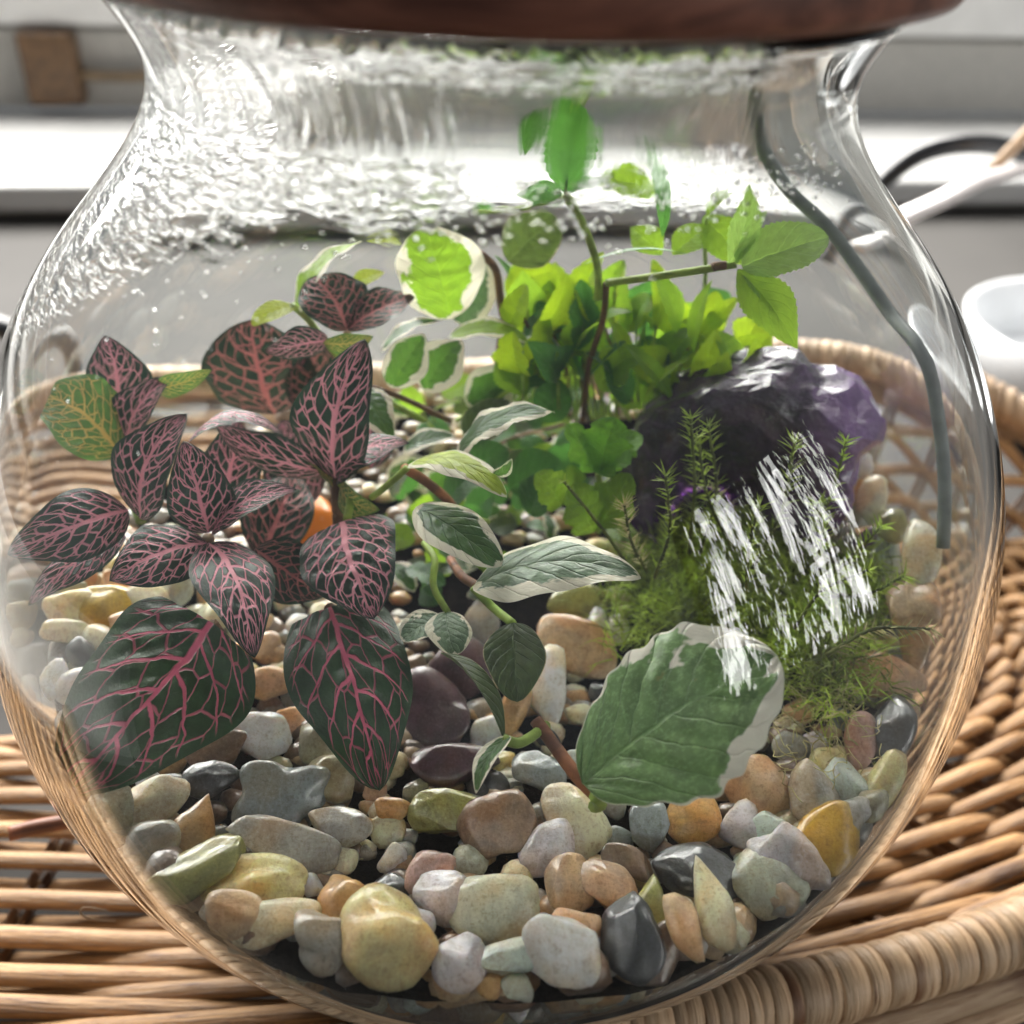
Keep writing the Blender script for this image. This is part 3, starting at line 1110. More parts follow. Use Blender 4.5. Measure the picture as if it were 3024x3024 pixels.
def pebble_shape(kind, seed, lv=3):
    V, F = ico[lv]
    V = V.copy()
    r_ = random.Random(seed)
    e = {'oval': 1.0, 'round': 1.0, 'block': 0.62, 'long': 0.85, 'tear': 1.0, 'lumpy': 0.95, 'flat': 0.9, 'angular': 0.75}[kind]
    # superellipsoid
    V = np.sign(V) * np.abs(V) ** e
    if kind == 'block':
        V /= np.abs(V).max()
    if kind == 'tear':
        k_ = 0.62 - 0.48 * V[:, 1]
        V[:, 0] *= k_ / 0.75
        V[:, 2] *= k_ / 0.75
    # chip planes: soft facets that tumbling left
    for _ in range({'angular': 13, 'block': 9, 'lumpy': 6}.get(kind, 7)):
        d = nrm([r_.gauss(0, 1), r_.gauss(0, 1), r_.gauss(0, 1)])
        h = r_.uniform(0.6, 0.9)
        x = V @ d
        over = np.maximum(0, x - h)
        V -= (over * 0.85)[:, None] * d[None, :]
    amp = {'lumpy': 0.34, 'angular': 0.16, 'block': 0.10}.get(kind, 0.13)
    off = Vector((r_.uniform(0, 50), r_.uniform(0, 50), r_.uniform(0, 50)))
    out = np.empty_like(V)
    for i, v in enumerate(V):
        vv = Vector(v)
        m = 1 + amp * (mnoise.noise(vv * 0.95 + off)) * 1.5 + 0.05 * mnoise.noise(vv * 2.6 + off)
        out[i] = v * m
    return out, F


placed = []          # (centre px, py, short name)
GROUP = 'pebbles bedded round the plants in the bowl'


def put_pebble(px, py, wpx, hpx, rot, colr, kind, label, lift=0.0, lv=3, depth=None, seed=None, lean=0.45):
    P = bed_hit(px, py)
    if P is None:
        return None
    d = depth_of(P) if depth is None else depth
    if depth is not None:
        P = un(px, py, depth)
    ax, ay = 0.5 * wpx * d / FPX, 0.5 * hpx * d / FPX
    az = 0.62 * min(ax, ay)
    view = raydir(px, py)
    up_n = np.array([0, 0, 1.0])
    n = nrm(-(view) * (1 - lean) + up_n * lean)
    # stretch the foreshortened axis a little
    e1 = nrm(RT - n * (RT @ n))
    e2 = np.cross(n, e1)
    ca, sa = math.cos(math.radians(rot)), math.sin(math.radians(rot))
    f1, f2 = e1 * ca + e2 * sa, -e1 * sa + e2 * ca
    fore = 1.0 / max(0.6, abs(n @ view))
    Vs, F = pebble_shape(kind, seed if seed is not None else int(px * 7 + py), lv)
    c = P + n * (lift - az * 0.15)
    # keep the whole stone behind the glass
    Vw = c + Vs[:, :1] * ax * f1 + Vs[:, 1:2] * ay * fore * f2 + Vs[:, 2:3] * az * n
    for _ in range(20):
        ex = np.linalg.norm(Vw, axis=1) - (10 - WALL - 0.03)
        if ex.max() <= 0.02:
            break
        Vw = Vw - nrm(Vw.mean(0)) * min(0.4, ex.max() * 0.6 + 0.01)
    # press whatever still pokes through flat against the wall
    rr = np.hypot(Vw[:, 0], Vw[:, 1])
    lim = np.sqrt(np.maximum(0.01, (10 - WALL - 0.03) ** 2 - Vw[:, 2] ** 2))
    kf = np.minimum(1, lim / np.maximum(rr, 1e-6))
    Vw[:, 0] *= kf
    Vw[:, 1] *= kf
    o = obj('pebble', Vw, F, PM[colr])
    return tag(o, label, 'pebble', GROUP)


D_ = 3024 / 1932
# x, y, w, h (in a 1932 px view of the photograph), rotation, colour, shape, label
PEB = [
    (722, 1808, 178, 138, -18, 'yellow', 'lumpy', 'big lumpy pale yellow pebble pressed to the glass, lower left of centre'),
    (1067, 1842, 132, 122, 3, 'white', 'block', 'squarish white pebble at the very bottom of the bowl, right of centre'),
    (900, 1876, 168, 66, 6, 'tan', 'long', 'long tan-cream pebble lying at the bottom left of the squarish white one'),
    (945, 1706, 172, 108, 0, 'pale', 'flat', 'broad flat pale green oval pebble with chalky veins at bottom centre'),
    (832, 1687, 104, 100, 20, 'lilac', 'round', 'glassy pale lilac pebble touching the broad pale green oval'),
    (960, 1794, 128, 58, 14, 'mint', 'long', 'slim bluish white pebble under the broad pale green oval'),
    (868, 1800, 92, 90, -30, 'lilac', 'oval', 'dull whitish pebble between the lumpy yellow and the slim bluish one'),
    (1080, 1747, 108, 86, 4, 'peach', 'round', 'round peach pebble right above the squarish white one'),
    (1076, 1662, 96, 96, 0, 'tan', 'round', 'tan pebble under the cream block, second up from the squarish white one'),
    (1150, 1672, 118, 84, -32, 'peach', 'oval', 'smooth peach oval pebble slanting beside the tan one at bottom centre'),
    (1228, 1706, 64, 114, -6, 'olive', 'oval', 'upright yellow-olive pebble right of the smooth peach oval'),
    (1370, 1748, 88, 170, 14, 'cream', 'tear', 'pointed cream teardrop pebble standing upright at the lower right'),
    (1312, 1790, 70, 112, 22, 'tan', 'oval', 'tan pebble leaning on the left of the pointed teardrop'),
    (1476, 1746, 118, 82, 35, 'khaki', 'block', 'khaki block pebble right of the pointed teardrop'),
    (1530, 1662, 96, 134, 38, 'lilac', 'lumpy', 'whitish lilac lumpy pebble left of the mustard yellow one'),
    (1614, 1618, 128, 104, 34, 'mustard', 'block', 'mustard yellow blocky pebble against the glass at lower right'),
    (1445, 1652, 126, 110, 28, 'pale', 'angular', 'greenish grey angular pebble above the khaki block'),
    (1318, 1640, 150, 104, -8, 'dark', 'lumpy', 'dark granular grey pebble at lower right of centre'),
    (1228, 1562, 74, 86, 0, 'blue', 'block', 'small blue-green square pebble under the big variegated leaf'),
    (1308, 1540, 106, 96, 0, 'orange', 'round', 'warm orange-tan pebble just below the white edge of the big leaf'),
    (1086, 1545, 104, 136, 28, 'cream', 'block', 'cream block pebble with one broken face, left below the big leaf'),
    (1182, 1626, 100, 56, -24, 'brown', 'flat', 'flat brownish pebble above the smooth peach oval'),
    (1190, 1772, 112, 140, 10, 'dark', 'flat', 'smooth charcoal pebble behind the upright olive one'),
    (1243, 1830, 130, 88, 34, 'brown', 'lumpy', 'rough brown pebble right of the squarish white one'),
    (648, 1708, 122, 118, -42, 'amber', 'angular', 'chunky amber pebble above the big lumpy yellow one'),
    (490, 1660, 172, 82, -6, 'yellow', 'lumpy', 'yellow-brown pebble with a rusty side at lower left'),
    (365, 1655, 172, 84, 36, 'olive', 'block', 'olive-yellow bar of stone slanting at the lower left glass'),
    (522, 1742, 150, 66, 12, 'cream', 'long', 'cream and amber long pebble left of the chunky amber one'),
    (432, 1738, 120, 74, -12, 'tan', 'oval', 'pinkish tan pebble against the glass under the olive bar'),
    (366, 1562, 92, 116, -14, 'amber', 'tear', 'brown-amber pointed pebble above the olive bar'),
    (270, 1524, 160, 78, 38, 'cream', 'long', 'long cream pebble under the tip of the largest pink veined leaf'),
    (168, 1542, 110, 84, -42, 'pale', 'oval', 'pale greenish pebble against the left glass below the largest leaf'),
    (290, 1604, 88, 90, 0, 'grey', 'lumpy', 'grey mottled pebble between the long cream and the olive bar'),
    (596, 1806, 110, 80, -20, 'grey', 'lumpy', 'grey-brown mottled pebble left of the big lumpy yellow one'),
    (536, 1592, 210, 78, -8, 'grey', 'flat', 'wide flat grey-tan pebble above the yellow-brown one'),
    (520, 1503, 160, 116, 14, 'blue', 'lumpy', 'large blue-grey pebble with pale frost, left of bottom centre'),
    (640, 1558, 118, 72, -12, 'grey', 'oval', 'mottled grey pebble right of the large blue-grey one'),
    (490, 1393, 114, 84, -6, 'white', 'oval', 'glossy white oval pebble with a dark crack below the leaves'),
    (600, 1402, 82, 84, 0, 'khaki', 'round', 'khaki round pebble right of the glossy cracked white one'),
    (626, 1468, 112, 90, -14, 'khaki', 'oval', 'khaki oval pebble beneath the khaki round one'),
    (412, 1420, 120, 64, 24, 'brown', 'flat', 'brown flat pebble left of the glossy cracked white one'),
    (505, 1292, 94, 76, -20, 'tan', 'angular', 'dim tan angular pebble in the shadow under the leaves'),
    (398, 1472, 100, 66, 4, 'dark', 'oval', 'black shiny pebble left of the large blue-grey one'),
    (838, 1536, 134, 84, 0, 'olive', 'oval', 'dark olive oval pebble left of the mottled brown one'),
    (942, 1565, 132, 132, 0, 'brown', 'lumpy', 'mottled brown stone with mossy stains at bottom centre'),
    (1018, 1458, 102, 78, 0, 'blue', 'round', 'round blue-grey pebble left of the big variegated leaf'),
    (850, 1442, 160, 88, -8, 'plum', 'oval', 'wet plum-grey pebble left of the folded leaf stem'),
    (740, 1528, 74, 44, -10, 'amber', 'oval', 'little amber pebble left of the dark olive oval'),
    (966, 1342, 56, 104, -18, 'amber', 'long', 'upright amber pebble behind the drooping olive leaf'),
    (1036, 1302, 82, 150, -6, 'white', 'flat', 'upright flat white pebble left of the big variegated leaf'),
    (1098, 1228, 170, 92, -18, 'tan', 'block', 'broad tan pebble above the upright flat white one'),
    (1128, 1182, 38, 66, -16, 'lilac', 'oval', 'tiny clear grey pebble standing behind the broad tan one'),
    (1166, 1192, 40, 62, 8, 'pale', 'oval', 'tiny greenish clear pebble beside the dark moss hollow'),
    (1086, 1142, 118, 62, 6, 'olive', 'oval', 'olive pebble in shadow under the silvery middle leaf'),
    (905, 1180, 70, 90, 0, 'grey', 'oval', 'grey pebble behind the small round dull leaves'),
    (868, 1262, 120, 110, 10, 'plum', 'round', 'purple-brown round pebble below the small round dull leaves'),
    (826, 1346, 150, 116, -12, 'plum', 'lumpy', 'dark plum wet pebble right of the hanging veined leaf'),
    (812, 1640, 70, 96, -30, 'pink', 'angular', 'reddish pink angular pebble above the glassy lilac one'),
    (1030, 1600, 130, 78, 30, 'lilac', 'flat', 'lilac-grey flat pebble behind the cream block'),
    (762, 1740, 96, 76, 0, 'lilac', 'lumpy', 'lilac-grey pebble above right of the big lumpy yellow one'),
    (1642, 925, 82, 74, 0, 'orange', 'round', 'rounded orange pebble right of the purple crystal'),
    (1652, 880, 66, 54, 0, 'white', 'round', 'white pebble above the rounded orange one'),
    (1618, 984, 78, 46, 4, 'mint', 'oval', 'mint grey oval pebble under the rounded orange one'),
    (1656, 1030, 84, 46, 28, 'purple', 'angular', 'bright purple sliver of stone right of the moss'),
    (1600, 1024, 60, 56, 0, 'grey', 'round', 'small grey pebble left of the bright purple sliver'),
    (1692, 950, 60, 96, -20, 'cream', 'oval', 'creamy white pebble right of the rounded orange one'),
    (1722, 1000, 62, 64, 0, 'olive', 'round', 'greenish olive pebble right of the bright purple sliver'),
    (1716, 1056, 54, 116, -6, 'mint', 'oval', 'tall pale mint pebble leaning at the right wall'),
    (1792, 1046, 74, 130, -14, 'cream', 'oval', 'tall cream pebble against the far right glass'),
    (1660, 1072, 92, 50, 8, 'grey', 'oval', 'grey-tan oval pebble below the bright purple sliver'),
    (1664, 1128, 120, 76, -4, 'tan', 'block', 'tan blocky pebble right of the moss patch'),
    (1792, 1156, 96, 92, 20, 'tan', 'lumpy', 'brownish tan pebble against the right glass, upper side'),
    (1768, 1222, 60, 112, -10, 'amber', 'oval', 'amber upright pebble near the right glass'),
    (1706, 1292, 172, 92, -16, 'peach', 'flat', 'wide peach-tan pebble right of the stringy moss'),
    (1690, 1386, 90, 126, -30, 'dark', 'angular', 'charcoal angular pebble at the right below the wide peach one'),
    (1790, 1366, 110, 112, -20, 'tan', 'oval', 'sandy tan pebble between the charcoal one and the right glass'),
    (1630, 1402, 72, 104, -14, 'pink', 'oval', 'pink-streaked pebble left of the charcoal angular one'),
    (1600, 1482, 74, 92, 40, 'mint', 'long', 'mint grey slim pebble under the pink-streaked one'),
    (1536, 1498, 112, 100, 10, 'grey', 'angular', 'grey angular pebble below the stringy moss'),
    (1440, 1486, 124, 116, 20, 'tan', 'angular', 'greyish tan pebble right below the white leaf edge'),
    (1452, 1572, 92, 74, 10, 'mint', 'round', 'pale rounded pebble above the greenish grey angular one'),
    (1396, 1556, 84, 82, -20, 'lilac', 'angular', 'lilac-white angular pebble right of the warm orange-tan one'),
    (1696, 1496, 66, 140, -34, 'yellow', 'flat', 'yellowish tan flat pebble against the right glass'),
    (1578, 1558, 138, 70, 28, 'grey', 'flat', 'grey flat pebble above left of the mustard yellow one'),
    (1650, 1524, 60, 74, -20, 'khaki', 'oval', 'khaki pebble above the mustard yellow one'),
    (96, 1160, 108, 68, 4, 'yellow', 'oval', 'creamy yellow oval pebble at the far left glass'),
    (188, 1152, 122, 84, 10, 'mustard', 'oval', 'deep yellow pebble right of the creamy yellow oval'),
    (98, 1112, 66, 40, 0, 'mint', 'oval', 'small mint green pebble above the creamy yellow oval'),
    (142, 1086, 70, 62, 0, 'peach', 'block', 'light peach pebble under the left drooping leaf'),
    (236, 1104, 92, 58, 0, 'peach', 'angular', 'peach-cream pebble above the deep yellow one'),
    (266, 1144, 94, 70, -20, 'cream', 'angular', 'chalky cream angular pebble right of the deep yellow one'),
    (326, 1112, 70, 92, 10, 'mint', 'lumpy', 'translucent mint pebble behind the leaf tip at left'),
    (92, 1210, 124, 44, 4, 'cream', 'flat', 'long flat cream pebble under the creamy yellow oval'),
    (142, 1242, 68, 46, -30, 'dark', 'angular', 'small dark lilac-grey pebble under the long flat cream one'),
    (92, 1290, 66, 84, -10, 'white', 'angular', 'white pebble at the left glass beside the largest leaf'),
    (136, 1316, 80, 74, 20, 'white', 'lumpy', 'white lumpy pebble partly behind the largest leaf'),
    (66, 1386, 64, 130, 10, 'white', 'oval', 'tall white pebble low at the far left glass'),
    (126, 1450, 70, 100, -10, 'cream', 'oval', 'cream-white pebble low left under the largest leaf'),
    (240, 1194, 84, 66, 20, 'tan', 'block', 'tan-yellow pebble above the largest leaf'),
    (176, 1210, 60, 50, 20, 'cream', 'oval', 'small cream pebble below the deep yellow one'),
]
for (x, y, w_, h_, rot, cl, kd, lab) in PEB:
    put_pebble(x * D_, y * D_, w_ * D_ * 1.08, h_ * D_ * 1.08, rot, cl, kd, lab, lift=0.05, lv=4 if w_ > 90 else 3)
    placed.append((x, y, lab, w_, h_))

# more stones wherever the bed still shows, told apart by colour, shape and neighbour
keys = ['cream', 'cream', 'white', 'yellow', 'grey', 'tan', 'khaki', 'amber', 'blue', 'white', 'peach', 'mint', 'dark', 'brown', 'lilac', 'pale', 'yellow']
kinds = ['oval', 'round', 'block', 'long', 'lumpy', 'flat', 'angular']
SHORT = {}
used_labels = set(p[7] for p in PEB)


def short_of(lab):
    ws = lab.split()
    out = []
    for w_ in ws:
        out.append(w_.strip(','))
        if w_.strip(',') in ('pebble', 'stone', 'one', 'oval', 'sliver'):
            break
    s_ = ' '.join(out[:6])
    return s_


n_extra = 0
cells = []
for gy in range(1040, 1930, 44):
    for gx in range(20, 1900, 48):
        cells.append((gx + rnd.uniform(-16, 16), gy + rnd.uniform(-14, 14)))
rnd.shuffle(cells)
far_cells = []
for (gx, gy) in cells:
    P = bed_hit(gx * D_, gy * D_)
    if P is None:
        continue
    rr = math.hypot(P[0], P[1])
    if rr < 3.0 and gy < 1250:
        continue
    # leave the moss and the crystal clear
    if 1180 < gx < 1600 and gy < 1230:
        continue
    if 470 < gx < 760 and gy < 1120:
        continue
    if abs(P[2]) > 9.3 or P[2] > floor_z(P[0], P[1]) + 0.12:
        continue
    near = sorted(placed, key=lambda q: (q[0] - gx) ** 2 + (q[1] - gy) ** 2)
    dist = min(math.hypot((q[0] - gx) / (q[3] * 0.5 + 7), (q[1] - gy) / (q[4] * 0.5 + 6)) for q in near[:8])
    if dist < (1.0 if gx < 1350 else 1.12) or n_extra >= 235:
        continue
    cl, kd = rnd.choice(keys), rnd.choice(kinds)
    sz = rnd.uniform(46, 76)
    asp = rnd.uniform(0.62, 0.95)
    dx, dy = gx - near[0][0], gy - near[0][1]
    rel = ('right of' if dx > 0 else 'left of') if abs(dx) > abs(dy) else ('below' if dy > 0 else 'above')
    adj = 'small' if sz < 72 else ''
    lab = None
    hand = [q for q in near if q[2] in used_labels][:4]
    for q in hand:
        dx, dy = gx - q[0], gy - q[1]
        rel = ('right of' if dx > 0 else 'left of') if abs(dx) > abs(dy) else ('below' if dy > 0 else 'above')
        cand = ' '.join(('%s %s %s pebble half buried %s the %s' % (adj, PAL[cl][1], {'long': 'slim', 'block': 'blocky'}.get(kd, kd), rel, short_of(q[2]))).split()[:16])
        if cand not in SHORT:
            lab = cand
            SHORT[cand] = 1
            break
    if lab is None:
        continue
    if put_pebble(gx * D_, gy * D_, sz * D_, sz * asp * D_, rnd.uniform(-50, 50), cl, kd, lab, lift=-0.22, lv=3) is not None:
        n_extra += 1
        placed.append((gx, gy, '~' + lab, sz, sz * asp))
N_EXTRA = n_extra
# gravel filling the gaps, uncountable
for cl in ('grey', 'tan', 'brown', 'cream'):
    bag = Bag()
    for _ in range(330):
        a = rnd.uniform(0, 2 * math.pi)
        r = 9.2 * math.sqrt(rnd.uniform(0.05, 1))
        x, y = r * math.cos(a), r * math.sin(a)
        if x > 2.5 and y > -3.5 and r < 8:
            continue
        Vs, F = pebble_shape('oval', rnd.random(), 2)
        sz = rnd.uniform(0.16, 0.38)
        Vw = Vs * sz * np.array([1, 0.8, 0.6]) + np.array([x, y, floor_z(x, y) - 0.34])
        rr = np.hypot(Vw[:, 0], Vw[:, 1])
        lim = np.sqrt((9.66) ** 2 - Vw[:, 2] ** 2)
        kf = np.minimum(1, lim / np.maximum(rr, 1e-6))
        Vw[:, 0] *= kf
        Vw[:, 1] *= kf
        bag.add(Vw, F)
    # a skirt against the glass below the surface
    for _ in range(110):
        a = rnd.uniform(0, 2 * math.pi)
        z = rnd.uniform(-5.2, -1.6)
        r = math.sqrt(9.68 ** 2 - z * z) - 0.32
        Vs, F = pebble_shape('oval', rnd.random(), 2)
        sz = rnd.uniform(0.3, 0.5)
        Vw = Vs * sz * np.array([1, 1, 0.7]) + np.array([r * math.cos(a), r * math.sin(a), z])
        rr = np.linalg.norm(Vw, axis=1)
        Vw *= np.minimum(1, 9.68 / rr)[:, None]
        bag.add(Vw, F)
    o = bag.build('gravel', PM[cl], None, True, (0, 0, -2))
    tag(o, '%s gravel filling the gaps between the pebbles' % PAL[cl][1], 'gravel', kind='stuff')

# orange patterned stone glimpsed between the leaves
o = put_pebble(575 * D_, 985 * D_, 110 * D_, 90 * D_, 30, 'orange', 'oval', 'bright orange stone glimpsed between the pink veined leaves', depth=24.0)
t = NT('orange_glaze')
c = t.coord()
nz = t.noise(c, 0.7, 2)
o.data.materials.clear()
o.data.materials.append(t.end(t.principled(Base_Color=t.mix(t.step(nz, 0.62, 0.66), (0.85, 0.24, 0.01), (0.75, 0.72, 0.66)), Roughness=0.3)))
o = put_pebble(665 * D_, 968 * D_, 34 * D_, 50 * D_, 0, 'white', 'oval', 'small white oval pebble right of the bright orange stone', depth=23.4)


# ------------------------------------------------------------------ leaves
def wprof(kind, v):
    if kind == 'ovate':
        return (math.sin(math.pi * min(1, v ** 0.78)) ** 0.72) if 0 < v < 1 else 0
    if kind == 'heart':
        return (math.sin(math.pi * min(1, (0.07 + 0.93 * v) ** 0.62)) ** 0.62) if v < 1 else 0
    if kind == 'round':
        return (math.sin(math.pi * v) ** 0.5) if 0 < v < 1 else 0
    if kind == 'lance':
        return (math.sin(math.pi * v ** 0.9) ** 0.95) if 0 < v < 1 else 0
    if kind == 'oblong':
        return (math.sin(math.pi * v ** 0.92) ** 0.55) if 0 < v < 1 else 0
    if kind == 'lobed':
        return ((math.sin(math.pi * v ** 0.9) ** 0.6) * (0.72 + 0.33 * abs(math.sin(math.pi * 2.6 * v + 0.4)))) if 0 < v < 1 else 0


def leaf_geo(B, T, width, roll=0.0, bend=0.12, fold=0.15, curl=0.0, wave=0.0, shape='ovate', teeth=0.0, seed=0, twist=0.0, nu=25, nv=60, pucker=0.020, cells=6.5):
    r_ = random.Random(seed)
    ax = T - B
    Ln = np.linalg.norm(ax)
    a = ax / Ln
    mid = (B + T) / 2
    view = nrm(mid - CAM)
    n0 = nrm(-view * 0.8 + np.array([0, 0, 0.45]))
    n0 = nrm(n0 - a * (n0 @ a))
    s0 = np.cross(a, n0)
    ro = math.radians(roll)
    n = n0 * math.cos(ro) + s0 * math.sin(ro)
    V, UV = [], []
    ph1, ph2 = r_.uniform(0, 6), r_.uniform(0, 6)
    sway = r_.uniform(-0.06, 0.06)
    for j in range(nv):
        v = j / (nv - 1)
        c = B + ax * v + n * bend * Ln * 4 * v * (1 - v)
        tw = math.radians(twist) * (v - 0.4)
        nn = n * math.cos(tw) + np.cross(a, n) * math.sin(tw)
        side = np.cross(a, nn)
        c = c + side * sway * Ln * math.sin(math.pi * v)
        wv = wprof(shape, v) * width / 2
        if teeth:
            ft = (v * teeth) % 1.0
            tf = 1 + (0.11 * (1 - ft) - 0.03 if teeth > 0 else 0.035 * math.cos(2 * math.pi * ft + ph1) + 0.02 * math.sin(17 * v + ph2))
        else:
            tf = 1
        for i in range(nu):
            u = -1 + 2 * i / (nu - 1)
            au = abs(u)
            ww = wv * (tf if au > 0.98 else (1 if teeth > 0 or not teeth else 1 + (tf - 1) * au ** 3))
            wob = 1 + 0.05 * math.sin(ph1 + 9 * v + (2 if u > 0 else 0))
            x = u * ww * wob
            h = fold * abs(x) - curl * x * x / max(1e-4, width / 2) + wave * width * (au ** 2.2) * math.sin(ph2 + v * 16 + (1.7 if u > 0 else 0))
            h += 0.012 * width * math.cos(v * 42 + u * 3) * (1 - au) * 0.6
            sp_ = abs(math.sin(math.pi * cells * (v - 0.36 * au ** 1.1 + (0.04 if u > 0 else -0.04))))
            h += pucker * width * (sp_ ** 0.6 - 0.6 + 0.25 * mnoise.noise(Vector((u * 4 + ph1, v * 7, ph2)))) * min(1, au * 5) * (1 - au ** 4)
            # teeth and side veins point forward
            fwd = 0.10 * au * ww * (1 - v)
            V.append(c + side * x + nn * h + a * fwd)
            UV.append(((u + 1) / 2, v))
    V = np.array([clampin(p, 0.14) if (np.hypot(p[0], p[1]) > 5) else p for p in V])
    return V, grid_faces(nu, nv), np.array(UV)


def dpx(x, y, d):
    return un(x * D_, y * D_, d)


def add_leaf(parent, mat, bx, by, bd, tx, ty, td, w_, seed=None, label=None, name='leaf', **kw):
    B, T = dpx(bx, by, bd), dpx(tx, ty, td)
    width = w_ * D_ * (bd + td) / 2 / FPX
    if seed is None:
        seed = int(bx * 3 + ty * 7)
    if mat.startswith('fit'):
        kw.setdefault('cells', {'fitbig': 5.2, 'fityel': 8.0}.get(mat, 7.5))
        kw.setdefault('pucker', 0.026)
        kw.setdefault('wave', 0.02)
    V, F, uv = leaf_geo(B, T, width, seed=seed, **kw)
    o = obj(name, V, F, M[mat], parent, uv)
    if label:
        o['label'] = label
    return o


def add_stem(parent, mat, pts, r, name='stem', n=20):
    V, F, uv = tube(spline([dpx(*p) for p in pts], n), r, 8)
    return obj(name, V, F, M[mat], parent, uv)


def floor_pt0(x, y):
    return bed_hit(x * D_, y * D_)


# --- nerve plants (pink veined)
pA = empty('nerve_plant', dpx(385, 1130, 22), 'low dark nerve plant with pink veins at the left wall, leaves starred round one heart', 'nerve plant', 'pink veined nerve plants')
pB = empty('nerve_plant', dpx(640, 1150, 22.5), 'middle nerve plant with a tall pink-netted leaf and one hanging heart-shaped leaf', 'nerve plant', 'pink veined nerve plants')
pC = empty('nerve_plant', dpx(560, 900, 26), 'rear nerve plant whose brownish leaves stand highest among the pink veined ones', 'nerve plant', 'pink veined nerve plants')
pD = empty('nerve_plant', dpx(430, 1300, 19.5), 'front nerve plant with the largest wide-meshed pink leaf lying at lower left', 'nerve plant', 'pink veined nerve plants')
pE = empty('nerve_plant', dpx(640, 1250, 20), 'shaded nerve plant leaf hanging down at centre left over the black gap', 'nerve plant', 'pink veined nerve plants')

# plant C (rear)
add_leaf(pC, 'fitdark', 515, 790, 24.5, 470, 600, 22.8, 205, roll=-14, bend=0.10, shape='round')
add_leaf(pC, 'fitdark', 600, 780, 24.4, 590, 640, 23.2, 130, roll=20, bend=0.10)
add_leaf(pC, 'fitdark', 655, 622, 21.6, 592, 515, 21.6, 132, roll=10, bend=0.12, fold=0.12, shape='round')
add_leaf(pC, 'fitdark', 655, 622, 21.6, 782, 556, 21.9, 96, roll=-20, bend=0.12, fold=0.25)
add_leaf(pC, 'fit', 620, 640, 21.4, 497, 664, 20.8, 66, roll=-40, bend=0.20, curl=0.5)
add_leaf(pC, 'fityel', 610, 648, 21.2, 704, 634, 21.4, 44, roll=48, bend=0.12, label='yellow-veined underside of a small leaf')
add_stem(pC, 'stemb', [(655, 625, 21.8), (640, 700, 22.8), (600, 820, 24)], 0.09)
# plant B
add_leaf(pB, 'fit', 590, 950, 22.6, 530, 800, 22.6, 120, roll=-25, bend=0.12)
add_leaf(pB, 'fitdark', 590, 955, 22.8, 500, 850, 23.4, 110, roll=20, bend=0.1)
add_leaf(pB, 'fit', 700, 890, 21.6, 694, 775, 21.9, 90, roll=22, bend=0.1, fold=0.3)
add_leaf(pB, 'fit', 628, 895, 20.6, 400, 800, 20.0, 86, roll=-52, bend=0.24, curl=0.5)
add_leaf(pB, 'fit', 632, 908, 20.4, 690, 640, 19.2, 148, roll=-6, bend=0.16, fold=0.3, wave=0.03, twist=10, shape='ovate')
add_leaf(pB, 'fit', 636, 915, 20.4, 772, 845, 19.6, 96, roll=-34, bend=0.22, fold=0.15, curl=0.3)
add_leaf(pB, 'fityel', 642, 915, 20.4, 716, 968, 19.6, 66, roll=54, bend=0.2, label='yellow-veined underside leaf under the rosette')
add_leaf(pB, 'fityel', 628, 925, 20.4, 560, 860, 20.2, 50, roll=50, bend=0.12, label='narrow yellow-veined underside leaf')
add_leaf(pB, 'fit', 645, 990, 19.3, 706, 1172, 18.0, 196, roll=6, bend=0.13, curl=0.25, shape='heart')
add_stem(pB, 'stemb', [(634, 900, 20.6), (636, 960, 20.4), (640, 1010, 20.8), (650, 1150, 22)], 0.13)
add_stem(pB, 'stemg', [(655, 985, 19.4), (660, 940, 20), (640, 915, 20.5)], 0.09)
# plant A
add_leaf(pA, 'fit', 222, 800, 21.8, 186, 636, 21.2, 122, roll=10, bend=0.1)
add_leaf(pA, 'fit', 236, 872, 21.2, 318, 716, 20.6, 96, roll=-20, bend=0.18, fold=0.3)
add_leaf(pA, 'fityel', 286, 742, 20.8, 397, 702, 20.4, 46, roll=30, bend=0.16, label='small orange-green curled leaf tip')
add_leaf(pA, 'fityel', 218, 862, 20.8, 54, 742, 20.0, 160, roll=8, bend=0.14, fold=0.2, wave=0.03, shape='oblong', label='yellow-veined green leaf seen from below')
add_leaf(pA, 'fit', 412, 960, 20.6, 446, 800, 20.6, 118, roll=18, bend=0.12)
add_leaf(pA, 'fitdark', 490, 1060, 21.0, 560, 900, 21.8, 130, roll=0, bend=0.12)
add_leaf(pA, 'fit', 262, 985, 19.6, 350, 786, 19.2, 128, roll=-16, bend=0.16, fold=0.25)
add_leaf(pA, 'fit', 238, 968, 19.2, 0, 1050, 17.6, 132, roll=-12, bend=0.22, curl=0.25)
add_leaf(pA, 'fit', 232, 1012, 19.0, 44, 1146, 17.8, 86, roll=18, bend=0.14, curl=0.3)
add_leaf(pA, 'fit', 392, 1010, 19.0, 345, 838, 18.4, 122, roll=8, bend=0.16, fold=0.3)
add_leaf(pA, 'fit', 352, 842, 19.4, 530, 826, 19.2, 68, roll=-46, bend=0.26, curl=0.4)
add_leaf(pA, 'fit', 398, 1012, 18.9, 560, 930, 18.7, 92, roll=-28, bend=0.18, fold=0.2)
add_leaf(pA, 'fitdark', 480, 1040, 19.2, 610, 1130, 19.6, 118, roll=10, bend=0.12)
add_leaf(pA, 'fit', 390, 1030, 18.8, 205, 1100, 17.6, 136, roll=6, bend=0.13, curl=0.3)
add_leaf(pA, 'fit', 392, 1030, 18.7, 482, 1242, 16.8, 140, roll=-6, bend=0.15, curl=0.3)
add_stem(pA, 'stemb', [(392, 1020, 18.95), (385, 1060, 19.6), (390, 1130, 21)], 0.12)
